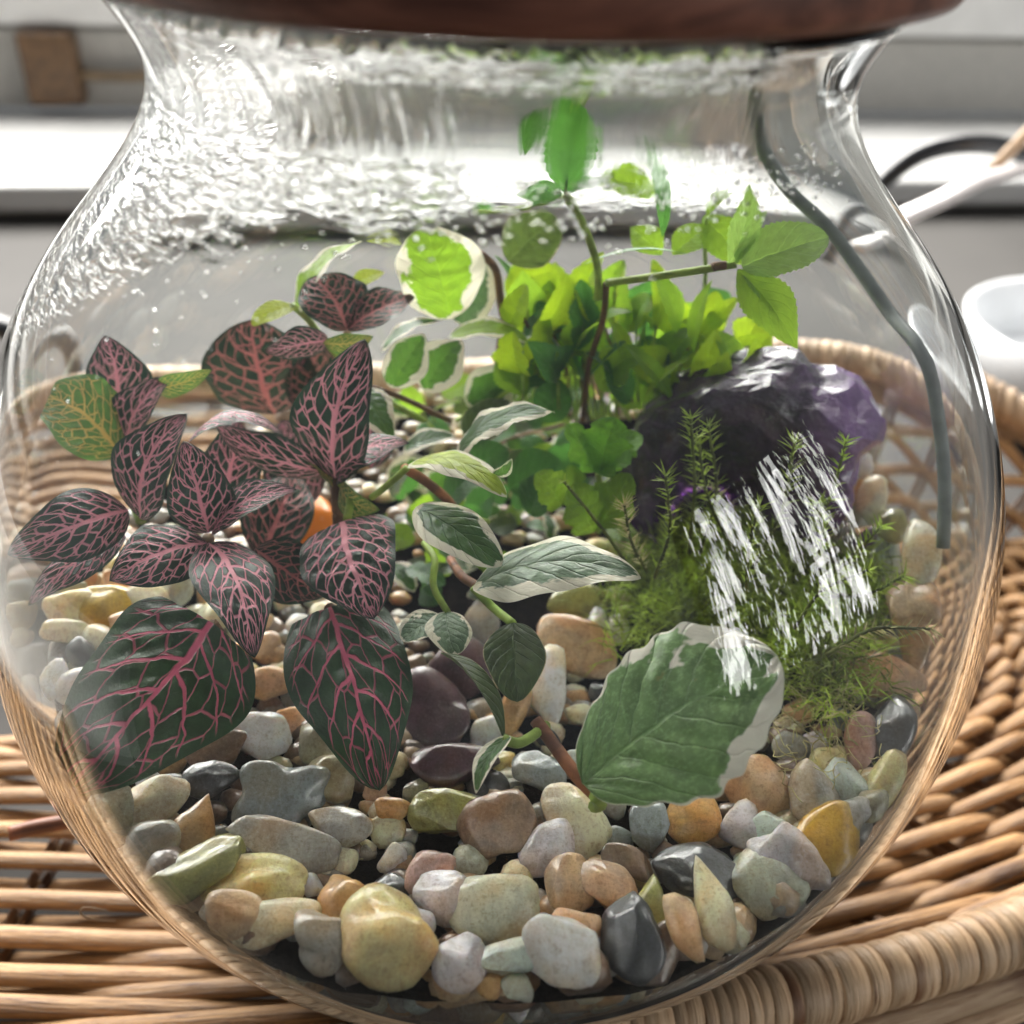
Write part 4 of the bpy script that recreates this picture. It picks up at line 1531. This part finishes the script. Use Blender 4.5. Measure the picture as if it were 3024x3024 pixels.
add_stem(pA, 'stemg', [(225, 862, 20.8), (240, 930, 20.4), (262, 990, 20.0)], 0.11)
# plants D, E (front, large leaves)
add_leaf(pD, 'fitbig', 400, 1180, 18.2, 122, 1492, 15.6, 310, roll=-4, bend=0.06, curl=0.12, fold=0.05, shape='heart', wave=0.006)
add_stem(pD, 'stemb', [(400, 1182, 18.25), (430, 1230, 19), (440, 1300, 19.8)], 0.12)
add_leaf(pE, 'fitbig', 622, 1150, 18.8, 716, 1492, 16.8, 236, roll=4, bend=0.08, curl=0.3, shape='heart')
add_stem(pE, 'stemb', [(622, 1152, 18.9), (640, 1180, 19.6), (645, 1240, 20.4)], 0.12)

# --- variegated creeping figs
fA = empty('creeping_fig', dpx(840, 800, 25), 'rear creeping fig with backlit green leaves edged in white above the nerve plants', 'creeping fig', 'variegated creeping figs')
fB = empty('creeping_fig', dpx(900, 1120, 21), 'middle creeping fig with curled cream-edged leaves left of the moss', 'creeping fig', 'variegated creeping figs')
fC = empty('creeping_fig', dpx(1130, 1500, 17.5), 'front creeping fig with the biggest round silvery leaf and a brown blemish', 'creeping fig', 'variegated creeping figs')
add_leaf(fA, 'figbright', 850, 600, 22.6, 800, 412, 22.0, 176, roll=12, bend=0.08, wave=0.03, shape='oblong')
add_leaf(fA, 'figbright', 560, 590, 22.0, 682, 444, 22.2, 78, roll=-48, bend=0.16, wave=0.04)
add_leaf(fA, 'yel', 556, 575, 22.0, 474, 614, 21.6, 52, roll=24, bend=0.12, shape='oblong', label='small glowing yellow-green leaf at far left')
add_leaf(fA, 'yel', 664, 532, 22.8, 724, 506, 23, 40, roll=-20, bend=0.1, label='tiny yellow leaf behind the brown one')
add_leaf(fA, 'yel', 756, 448, 22.6, 692, 442, 22.4, 34, roll=30, bend=0.1, label='narrow yellow-green leaf behind the broad backlit one')
add_leaf(fA, 'figgrey', 872, 612, 24, 906, 470, 23.6, 104, roll=0, bend=0.08, wave=0.02, shape='oblong', label='bluish pale leaf out of focus')
add_leaf(fA, 'figdull', 958, 484, 23.2, 1050, 392, 22.8, 112, roll=20, bend=0.08, shape='oblong', label='olive see-through leaf')
add_leaf(fA, 'serr', 1090, 710, 24.4, 1040, 520, 23.8, 136, roll=12, bend=0.06, shape='oblong', label='broad green leaf behind the upright stem')
add_leaf(fA, 'lime', 1020, 600, 24.6, 990, 470, 24.4, 110, roll=-14, bend=0.06, shape='oblong')
add_leaf(fA, 'fig', 720, 664, 22.0, 832, 602, 22.0, 56, roll=-46, bend=0.16, wave=0.04)
add_leaf(fA, 'fig', 735, 735, 22.2, 800, 628, 22.2, 84, roll=20, bend=0.1)
add_leaf(fA, 'fig', 690, 738, 21.6, 742, 836, 21.0, 72, roll=10, bend=0.1)
add_leaf(fA, 'fig', 800, 742, 22.8, 872, 642, 22.8, 96, roll=6, bend=0.1)
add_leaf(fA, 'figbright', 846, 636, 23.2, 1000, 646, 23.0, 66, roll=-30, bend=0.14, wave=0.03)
add_leaf(fA, 'figgrey', 978, 648, 23.4, 1064, 690, 23.0, 74, roll=10, bend=0.1, shape='oblong')
add_leaf(fA, 'fig', 880, 770, 23.6, 980, 690, 23.8, 96, roll=14, bend=0.1)
add_leaf(fA, 'figdull', 880, 840, 23.0, 960, 760, 23.4, 90, roll=-10, bend=0.1)
add_leaf(fA, 'fig', 760, 860, 22.4, 860, 830, 22.2, 60, roll=-30, bend=0.12)
for (a_, b_, c_, d_, e_, f_) in ((860, 900, 23.0, 960, 860, 80), (960, 930, 22.8, 1060, 880, 90), (840, 960, 22.4, 900, 900, 70), (1000, 980, 22.4, 1040, 900, 80),
                                 (1010, 800, 24.0, 1060, 720, 80), (930, 800, 24, 900, 700, 80)):
    add_leaf(fA, 'serrdark', a_, b_, c_, d_, e_, c_ - 0.2, f_, roll=rnd.uniform(-30, 30), bend=0.1, shape='oblong')
add_stem(fA, 'stemb', [(905, 466, 22.6), (935, 500, 22.8), (944, 560, 23.2), (948, 610, 23.6), (930, 760, 24.8)], 0.10)
add_stem(fA, 'stemg', [(550, 572, 22.0), (580, 600, 22.0), (610, 640, 22.4), (700, 740, 23), (800, 800, 24)], 0.08)
add_stem(fA, 'stemb', [(690, 730, 22), (760, 756, 22.4), (850, 800, 23.6)], 0.07)
add_stem(fA, 'stemg', [(990, 720, 23.4), (930, 760, 23.6), (860, 800, 24)], 0.06)
# middle
add_leaf(fB, 'fig', 862, 866, 20.6, 1046, 782, 20.2, 82, roll=-34, bend=0.22, wave=0.06, curl=0.2, teeth=9)
add_leaf(fB, 'figlime', 770, 884, 19.0, 956, 944, 18.2, 82, roll=-34, bend=0.20, curl=0.3, wave=0.025, shape='oblong', label='glowing yellow-green leaf rimmed with cream')
add_leaf(fB, 'fig', 930, 900, 18.4, 966, 872, 18.3, 34, roll=60, bend=0.25, label='small curled cream leaf tip')
add_leaf(fB, 'fig', 784, 962, 18.6, 946, 1072, 17.6, 108, roll=-12, bend=0.10, fold=0.15, curl=0.2, shape='oblong')
add_leaf(fB, 'figgrey', 892, 1112, 18.2, 1208, 1092, 17.2, 150, roll=-26, bend=0.13, wave=0.03, curl=0.3, shape='ovate')
add_leaf(fB, 'figgrey', 840, 1158, 18.6, 858, 1240, 17.9, 86, roll=-10, bend=0.1, shape='round', label='dull rounded leaf')
add_leaf(fB, 'figgrey', 840, 1170, 18.6, 758, 1212, 18.0, 70, roll=20, bend=0.1, shape='round', label='smallest dull rounded leaf')
add_leaf(fB, 'figdull', 968, 1178, 17.8, 976, 1326, 16.8, 114, roll=4, bend=0.1, shape='oblong', label='drooping olive leaf')
add_stem(fB, 'stemg', [(845, 1160, 18.6), (818, 1110, 18.9), (820, 1060, 19.2), (800, 1030, 20)], 0.07)
add_stem(fB, 'stemr', [(762, 888, 19.1), (800, 912, 19.6), (845, 950, 20.2), (880, 1000, 21)], 0.10)
add_stem(fB, 'stemg', [(700, 945, 19.6), (735, 918, 19.3), (768, 888, 19.0)], 0.07)
add_stem(fB, 'stemg', [(840, 992, 18.6), (890, 985, 19), (920, 990, 19.8)], 0.06)
add_stem(fB, 'stemg', [(892, 1112, 18.3), (930, 1150, 18.4), (968, 1180, 17.9)], 0.08)
add_stem(fB, 'stemr', [(900, 1110, 18.5), (870, 1090, 19.2), (850, 1060, 20.5)], 0.09)
# front
add_leaf(fC, 'figbig', 1100, 1478, 15.6, 1462, 1236, 15.0, 300, roll=-4, bend=0.05, wave=0.026, curl=0.22, teeth=-7, cells=4.5, pucker=0.020, shape='round', label='big round silvery green leaf with cream edge and brown blemish', nu=41, nv=100)
add_leaf(fC, 'figdull', 832, 1236, 17.6, 950, 1398, 16.4, 64, roll=-52, bend=0.12, fold=0.6, label='folded leaf with a pale edge')
add_leaf(fC, 'fig', 962, 1388, 16.4, 898, 1496, 15.8, 50, roll=34, bend=0.12)
add_stem(fC, 'stemg', [(948, 1394, 16.4), (975, 1402, 16.4), (1000, 1392, 16.6), (1030, 1370, 17.2)], 0.09)
add_stem(fC, 'stemr', [(1010, 1360, 17), (1040, 1400, 16.8), (1085, 1460, 16.4), (1128, 1504, 16.2)], 0.12)
add_stem(fC, 'stemg', [(1122, 1500, 15.7), (1132, 1515, 16.0), (1120, 1520, 16.4)], 0.11)

# --- bright serrated plant, rear right
sA = empty('serrated_plant', dpx(1110, 800, 24.6), 'tall thin-stemmed plant with toothed leaves reaching the neck of the bowl', 'plant')
add_stem(sA, 'stemg', [(1066, 350, 19.6), (1088, 382, 19.9), (1112, 440, 20.4), (1128, 500, 20.9), (1128, 560, 21.4)], 0.085)
add_stem(sA, 'stemb', [(1144, 528, 21), (1138, 600, 21.8), (1112, 690, 22.8), (1100, 800, 24)], 0.075)
add_stem(sA, 'stemg', [(1144, 528, 21), (1230, 516, 20.6), (1310, 504, 20.3), (1390, 490, 20)], 0.09)
add_stem(sA, 'stemg', [(1068, 350, 19.6), (1066, 300, 19.4), (1075, 240, 19.2), (1120, 160, 19)], 0.04)
S_ = dict(shape='lance', teeth=12)
add_leaf(sA, 'serrdark', 1068, 350, 19.6, 1062, 160, 18.9, 104, roll=4, bend=0.08, fold=0.25, **S_)
add_leaf(sA, 'serr', 1080, 215, 19.0, 1212, 112, 18.7, 56, roll=-36, bend=0.22, **S_)
add_leaf(sA, 'serrdark', 1030, 196, 19.0, 990, 276, 19.0, 46, roll=20, bend=0.14, **S_)
add_leaf(sA, 'serrdark', 1062, 350, 19.6, 972, 352, 19.2, 42, roll=-30, bend=0.22, **S_)
add_leaf(sA, 'serrdark', 1062, 354, 19.6, 1000, 378, 19.4, 24, roll=20, bend=0.16, **S_)
add_leaf(sA, 'serrdark', 1074, 350, 19.6, 1150, 322, 19.5, 26, roll=-20, bend=0.2, **S_)
add_leaf(sA, 'serr', 1246, 352, 20.6, 1122, 326, 20.2, 74, roll=10, bend=0.14, **S_)
add_leaf(sA, 'serrdark', 1250, 436, 20.6, 1218, 236, 19.6, 40, roll=30, bend=0.12, **S_)
add_leaf(sA, 'serr', 1334, 392, 21.4, 1388, 338, 21.2, 28, roll=-20, bend=0.2, **S_)
add_leaf(sA, 'serrdark', 890, 382, 22.0, 935, 374, 22.0, 24, roll=10, bend=0.1, **S_)
add_leaf(sA, 'serrpale', 1376, 492, 20, 1418, 326, 19.4, 60, roll=22, bend=0.14, **S_)
add_leaf(sA, 'serrpale', 1400, 496, 19.9, 1566, 434, 19.4, 118, roll=-8, bend=0.10, fold=0.2, shape='oblong', teeth=14)
add_leaf(sA, 'serrpale', 1390, 490, 19.9, 1450, 380, 19.8, 50, roll=-18, bend=0.14, **S_)
add_leaf(sA, 'serr', 1392, 500, 20, 1506, 660, 19.6, 88, roll=20, bend=0.10, fold=0.25, shape='lance', teeth=15)
add_leaf(sA, 'serrpale', 1400, 505, 20.0, 1462, 590, 19.8, 56, roll=-30, bend=0.12, **S_)
add_leaf(sA, 'serr', 1330, 386, 21.6, 1416, 492, 21.4, 84, roll=8, bend=0.08, shape='lance', teeth=13)
add_leaf(sA, 'serr', 1270, 470, 22, 1342, 406, 22, 70, roll=-14, bend=0.1, **S_)
add_leaf(sA, 'serr', 1250, 470, 22.2, 1190, 412, 22.2, 70, roll=14, bend=0.1, **S_)
add_leaf(sA, 'serrdark', 1100, 492, 21.6, 1300, 470, 21.4, 40, roll=-60, bend=0.1, **S_)
add_stem(sA, 'stemg', [(1336, 392, 21.4), (1332, 450, 22), (1330, 540, 23), (1300, 700, 24.6)], 0.05)
add_stem(sA, 'stemb', [(1370, 492, 20.0), (1352, 494, 20.0), (1345, 497, 20)], 0.10)
add_stem(sA, 'stemg', [(895, 382, 22), (960, 380, 21.4), (1060, 360, 19.8)], 0.045)
# soft, backlit clump at the back
sB = empty('fern', dpx(1220, 760, 25.5), 'soft lime green leafy clump at the back behind the purple crystal', 'fern')
for i in range(96):
    bx = rnd.uniform(960, 1390)
    by = rnd.uniform(590, 770)
    an = math.radians(rnd.uniform(-60, 60))
    ln = rnd.uniform(70, 150)
    tx, ty = bx + ln * math.sin(an), by - ln * math.cos(an)
    if ty < 450:
        ty = 450 + rnd.uniform(0, 50)
    d0 = rnd.uniform(22.6, 25.2)
    kd_ = rnd.choice(['lance', 'oblong', 'ovate', 'lobed'])
    add_leaf(sB, rnd.choice(['lime', 'lime', 'serr', 'serrdark', 'serr']), bx, by, d0, tx, ty, d0 - rnd.uniform(0.2, 1.0), rnd.uniform(34, 84), roll=rnd.uniform(-60, 60), bend=rnd.uniform(0.06, 0.2),
             shape=kd_, teeth=rnd.choice([8, 10, 12]), fold=rnd.uniform(0.1, 0.4), name='frond', seed=i)
    if i % 2 == 0:
        add_stem(sB, 'stemg', [(bx, by, d0), (bx + rnd.uniform(-8, 8), (by + 800) / 2, d0 + 0.1), (bx + rnd.uniform(-25, 25), 800, 25.2)], 0.03, n=10)
for i in range(22):
    bx = rnd.uniform(980, 1360)
    add_stem(sB, rnd.choice(['stemg', 'stemg', 'stemb']), [(bx, 790, 25), (bx + rnd.uniform(-14, 14), 700, 24.2), (bx + rnd.uniform(-50, 50), rnd.uniform(520, 620), 23.2)], 0.035)
sD = empty('ground_creeper', dpx(960, 900, 24.5), 'dark green low creeper covering the shaded soil in the middle of the bowl', 'creeper')
for i in range(92):
    bx, by = (rnd.uniform(770, 1180), rnd.uniform(720, 1010)) if i < 62 else (rnd.uniform(720, 930), rnd.uniform(900, 1120))
    an = rnd.uniform(0, 2 * math.pi)
    ln = rnd.uniform(45, 95)
    P_ = floor_pt0(bx, by)
    if P_ is None:
        continue
    d0 = depth_of(P_) - rnd.uniform(0.3, 1.3)
    add_leaf(sD, rnd.choice(['serrdark', 'fig', 'serrdark', 'figdull', 'serr']), bx, by, d0, bx + ln * math.cos(an), by - ln * 0.7 * math.sin(an), d0 - rnd.uniform(-0.2, 0.5), rnd.uniform(36, 70),
             roll=rnd.uniform(-40, 40), bend=0.12, shape=rnd.choice(['oblong', 'lobed', 'ovate']), teeth=8, seed=300 + i)
for i in range(12):
    bx, by = rnd.uniform(800, 1150), rnd.uniform(760, 980)
    d0 = depth_of(floor_pt0(bx, by)) - 0.6
    add_stem(sD, rnd.choice(['stemg', 'stemb']), [(bx, by, d0), (bx + rnd.uniform(-50, 50), by - 30, d0 - 0.5), (bx + rnd.uniform(-90, 90), by - rnd.uniform(20, 70), d0 - 0.4)], 0.04)
# lobed bright leaf
sC = empty('lobed_leaf_sprig', dpx(1130, 1010, 22.6), 'bright green sprig of small lobed leaves left of the crystal', 'sprig')
for (a_, b_, c_, d_, wd, rl) in ((1130, 900, 1160, 792, 110, 0), (1122, 896, 1070, 806, 76, 20), (1130, 900, 1212, 828, 84, -20), (1120, 1010, 1080, 920, 100, 10), (1130, 1000, 1190, 900, 90, -10), (1060, 960, 1010, 900, 80, 10)):
    add_leaf(sC, 'parsley' if b_ < 950 else 'serr', a_, b_, 21.4, c_, d_, 21.0, wd, roll=rl, bend=0.08, wave=0.03, shape='lobed', teeth=9)
add_stem(sC, 'stemg', [(1130, 900, 21.4), (1134, 950, 21.8), (1130, 1010, 22.4)], 0.07)

# ------------------------------------------------------------------ moss
def blade(bag, P, dirv, ln, wd, droop, r_):
    side = nrm(np.cross(dirv, [r_.gauss(0, 1), r_.gauss(0, 1), r_.gauss(0, 1)]))
    n_ = 4
    V = []
    c = np.array(P, float)
    dv = np.array(dirv, float)
    for i in range(n_):
        t_ = i / (n_ - 1)
        ww = wd * (1 - t_) ** 0.7
        V.append(c - side * ww)
        V.append(c + side * ww)
        dv = nrm(dv + droop)
        c = c + dv * ln / (n_ - 1)
    F = [(0, 1, 3, 2), (2, 3, 5, 4), (4, 5, 7, 6)]
    V = [clampin(p, 0.1) for p in V]
    bag.add(V, F)


def floor_pt(x, y):
    """top of the bed seen at a point of the 1932 px view"""
    return bed_hit(x * D_, y * D_)


patch = [(1290, 1110, 120, 80), (1240, 1060, 60, 60), (1340, 1140, 80, 50), (1400, 1080, 80, 70), (1520, 1220, 100, 50), (1460, 1180, 80, 50), (1560, 1280, 90, 50), (1300, 1190, 110, 30), (1620, 1150, 40, 30), (1480, 1010, 80, 60)]
bag, bag2 = Bag(), Bag()
mound = Bag()
for i in range(15000):
    p_ = patch[rnd.randrange(len(patch))]
    x, y = rnd.gauss(p_[0], p_[2] * 0.62), rnd.gauss(p_[1], p_[3] * 0.68)
    P = floor_pt(x, y) if i < 900 else None
    if i < 900:
        if P is None:
            continue
        if not hasattr(bag, 'pool'):
            bag.pool = []
        bag.pool.append(P)
    else:
        P = bag.pool[rnd.randrange(len(bag.pool))] + np.array([rnd.gauss(0, 0.18), rnd.gauss(0, 0.18), rnd.uniform(-0.1, 0.75)])
    dv = nrm([rnd.gauss(0, 0.7), rnd.gauss(0, 0.7) - 0.2, abs(rnd.gauss(0.7, 0.5))])
    (blade)(bag if rnd.random() < 0.8 else bag2, P, dv, rnd.uniform(0.35, 0.95), 0.018, np.array([rnd.gauss(0, 0.25), rnd.gauss(0, 0.25), -0.3]), rnd)
ms = empty('moss_cushion', floor_pt(1290, 1110), 'green-gold feathery moss cushion between the crystal and the big leaf', 'moss')
for b__, nm, mt in ((bag, 'green_moss', 'moss'), (bag2, 'olive_moss', 'mossd')):
    o = b__.build(nm, M[mt], ms)
    o['kind'] = 'stuff'
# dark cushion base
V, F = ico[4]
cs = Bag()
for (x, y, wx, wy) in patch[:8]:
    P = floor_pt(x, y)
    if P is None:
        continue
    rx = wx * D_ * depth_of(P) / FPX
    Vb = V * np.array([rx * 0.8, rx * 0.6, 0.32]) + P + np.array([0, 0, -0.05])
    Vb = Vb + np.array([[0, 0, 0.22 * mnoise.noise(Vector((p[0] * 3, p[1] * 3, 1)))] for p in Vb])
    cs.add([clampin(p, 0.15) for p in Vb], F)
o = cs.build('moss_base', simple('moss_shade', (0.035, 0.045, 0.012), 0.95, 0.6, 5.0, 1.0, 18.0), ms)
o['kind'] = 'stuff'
# stringy dry moss on the right
bag = Bag()
for i in range(120):
    x, y = rnd.gauss(1560, 50), rnd.gauss(1360, 55)
    P = floor_pt(x, y)
    if P is None:
        continue
    P = P + np.array([0, 0, 0.1 + rnd.uniform(0, 0.35)])
    q = [P]
    dv = nrm([rnd.gauss(0, 1), rnd.gauss(0, 1), rnd.gauss(0, 0.5)])
    for k_ in range(5):
        dv = nrm(dv + np.array([rnd.gauss(0, 0.5), rnd.gauss(0, 0.5), rnd.gauss(0, 0.4)]))
        q.append(clampin(q[-1] + dv * 0.17, 0.1))
    Vt, Ft, uvt = tube(spline(q, 9), 0.010, 3)
    bag.add(Vt, Ft, uvt)
o = bag.build('stringy_moss', M['mossy'])
tag(o, 'tangle of fine yellowish stringy moss on the grey pebbles at right', 'moss', kind='stuff')

sprigs = [
    ((1195, 1085), 21, (1064, 914), 19.6, 'bare-stemmed moss shoot leaning far left over the pebbles'),
    ((1222, 1085), 20.6, (1178, 958), 19.4, 'moss shoot with a yellowish bud on top'),
    ((1236, 1095), 20.4, (1256, 904), 19.0, 'upright moss shoot with a bright green tip left of the crystal hollow'),
    ((1300, 1050), 21.4, (1304, 796), 19.6, 'tallest leafy moss shoot in front of the dark crystal'),
    ((1322, 1050), 21.4, (1338, 812), 19.8, 'moss shoot forked beside the tallest one'),
    ((1385, 1040), 21.2, (1318, 836), 20.0, 'thin moss shoot behind the two tallest'),
    ((1420, 1080), 20.0, (1500, 842), 18.8, 'moss shoot against the grey crystal face'),
    ((1520, 1040), 20.4, (1600, 838), 19.4, 'moss shoot before the purple end of the crystal'),
    ((1410, 1120), 19.4, (1430, 964), 18.4, 'short pale moss shoot amid the bright reflection'),
    ((1540, 1070), 20.2, (1545, 956), 19.6, 'small pale moss tuft under the crystal'),
    ((1545, 1110), 20.4, (1668, 998), 19.6, 'brown moss stalk leaning right over the purple sliver'),
    ((1570, 1130), 20.2, (1712, 1092), 19.4, 'moss shoot lying to the right across tan pebbles'),
    ((1500, 1190), 19.2, (1640, 1080), 18.4, 'moss shoot with a lime tip right of the crystal foot'),
    ((1560, 1240), 18.6, (1760, 1190), 17.9, 'yellowed moss strand reaching toward the right glass'),
]
for (b0, bd, t0, td, lab) in sprigs:
    B, T = dpx(*b0, bd), dpx(*t0, td)
    root = empty('moss_shoot', B, lab, 'moss shoot', 'moss shoots round the crystal')
    side = nrm(np.cross(T - B, raydir(b0[0] * D_, b0[1] * D_)))
    mid_ = (B + T) / 2 + side * rnd.uniform(-0.25, 0.25)
    pts = spline([B, mid_, T], 24)
    pts = np.array([clampin(p, 0.15) for p in pts])
    V, F, uv = tube(pts, np.linspace(0.045, 0.028, 24), 6)
    obj('stem', V, F, M['mossd'], root, uv)
    lb_ = Bag()
    yl = 'yellow' in lab
    for i in range(2, 24):
        f = i / 23
        m_ = 9 if i > 21 else 3
        if 'bare' in lab and i < 18:
            m_ = 1
        for _ in range(m_):
            a_ = nrm(pts[min(23, i)] - pts[max(0, i - 1)])
            rv = nrm([rnd.gauss(0, 1), rnd.gauss(0, 1), rnd.gauss(0, 1)])
            rv = nrm(rv - a_ * (rv @ a_))
            ln_ = (0.16 if 'bare' in lab else 0.34) * rnd.uniform(0.7, 1.2)
            blade(lb_, pts[i], nrm(rv + a_ * rnd.uniform(0.6, 1.3)), ln_, 0.02, rv * 0.15, rnd)
    o = lb_.build('leaves', M['mossy'] if yl else M['moss'], root)
    o['kind'] = 'stuff'

# ------------------------------------------------------------------ amethyst
t = NT('amethyst')
c = t.coord()
n1 = t.noise(c, 0.55, 5, 0.65, 0.6)
n2 = t.noise(c, 2.6, 5, 0.7)
so3 = t.n('ShaderNodeSeparateXYZ')
t.put(so3.inputs[0], c)
tc = t.n('ShaderNodeTexCoord')
so4 = t.n('ShaderNodeSeparateXYZ')
t.put(so4.inputs[0], tc.outputs['Object'])
# the right end is the clearer, purpler quartz
endm = t.step(t.math('ADD', t.math('MULTIPLY', so4.outputs[0], 100), t.math('MULTIPLY_ADD', n1, 2.4, -1.2)), 0.6, 2.4)
col = t.mix(t.step(n1, 0.40, 0.66), (0.014, 0.009, 0.018), (0.085, 0.045, 0.105))
col = t.mix(t.math('MULTIPLY', t.step(n2, 0.52, 0.72), 0.35), col, (0.22, 0.20, 0.25))
col = t.mix(t.math('MULTIPLY', endm, 0.85), col, (0.24, 0.12, 0.33))
bm = t.bump(t.math('ADD', n1, t.math('MULTIPLY', n2, 0.6)), 1.0, 0.25)
am = t.end(t.principled(Base_Color=col, Roughness=0.22, Normal=bm, Coat_Weight=0.6, Coat_Roughness=0.1,
                        Subsurface_Weight=0.3, Subsurface_Radius=(0.006, 0.003, 0.008), Subsurface_Scale=1.0))
outl = [(1190, 930), (1198, 850), (1220, 780), (1262, 732), (1310, 704), (1350, 700), (1380, 672), (1420, 658), (1470, 668), (1530, 694), (1600, 718), (1650, 752), (1680, 790),
        (1662, 836), (1622, 868), (1606, 930), (1580, 985), (1540, 1030), (1480, 1050), (1400, 1060), (1320, 1060), (1250, 1040), (1205, 1000)]
cx_, cy_ = 1420, 880
dc = 23.0
ang = np.array([math.atan2(-(y - cy_), x - cx_) for x, y in outl])
rad = np.array([math.hypot(x - cx_, y - cy_) for x, y in outl])
o_ = np.argsort(ang)
ang, rad = ang[o_], rad[o_]
ang = np.concatenate([[ang[-1] - 2 * math.pi], ang, [ang[0] + 2 * math.pi]])
rad = np.concatenate([[rad[-1]], rad, [rad[0]]])
Vi, Fi = ico[4]
b_ = bmesh.new()
bmesh.ops.create_icosphere(b_, subdivisions=6, radius=1)
Vi = np.array([v.co[:] for v in b_.verts])
Fi = [tuple(v.index for v in f.verts) for f in b_.faces]
b_.free()
C0 = dpx(cx_, cy_, dc)
scl = D_ * dc / FPX
V = []
for v in Vi:
    th = math.atan2(v[1], v[0])
    rr = math.hypot(v[0], v[1])
    R_ = np.interp(th, ang, rad) * scl
    rr2 = rr ** 0.75
    dz = v[2] * 1.5
    # hollow on the front: the arch
    hx, hy = (rr2 * R_ * math.cos(th)) / scl, (rr2 * R_ * math.sin(th)) / scl
    hol = math.exp(-(((hx + 60) / 120) ** 2 + ((hy + 90) / 110) ** 2))
    if v[2] > 0:
        dz -= 3.6 * hol
    p = C0 + RT * rr2 * R_ * math.cos(th) + UP * rr2 * R_ * math.sin(th) - FW * dz
    pv = Vector(p)
    h1 = mnoise.voronoi(pv * 0.9)[0][0]
    f2_ = mnoise.fractal(pv * 1.1, 0.7, 2.1, 5)
    q = nrm(p - C0)
    p = p + q * (0.40 * (h1 - 0.4) + 0.16 * f2_)
    V.append(clampin(p, 0.2))
cr = obj('crystal', V, Fi, am, None, None, False)
dm = cr.modifiers.new('facets', 'DECIMATE')
dm.ratio = 0.07
tag(cr, 'arched dark purple amethyst crystal standing behind the moss', 'crystal')
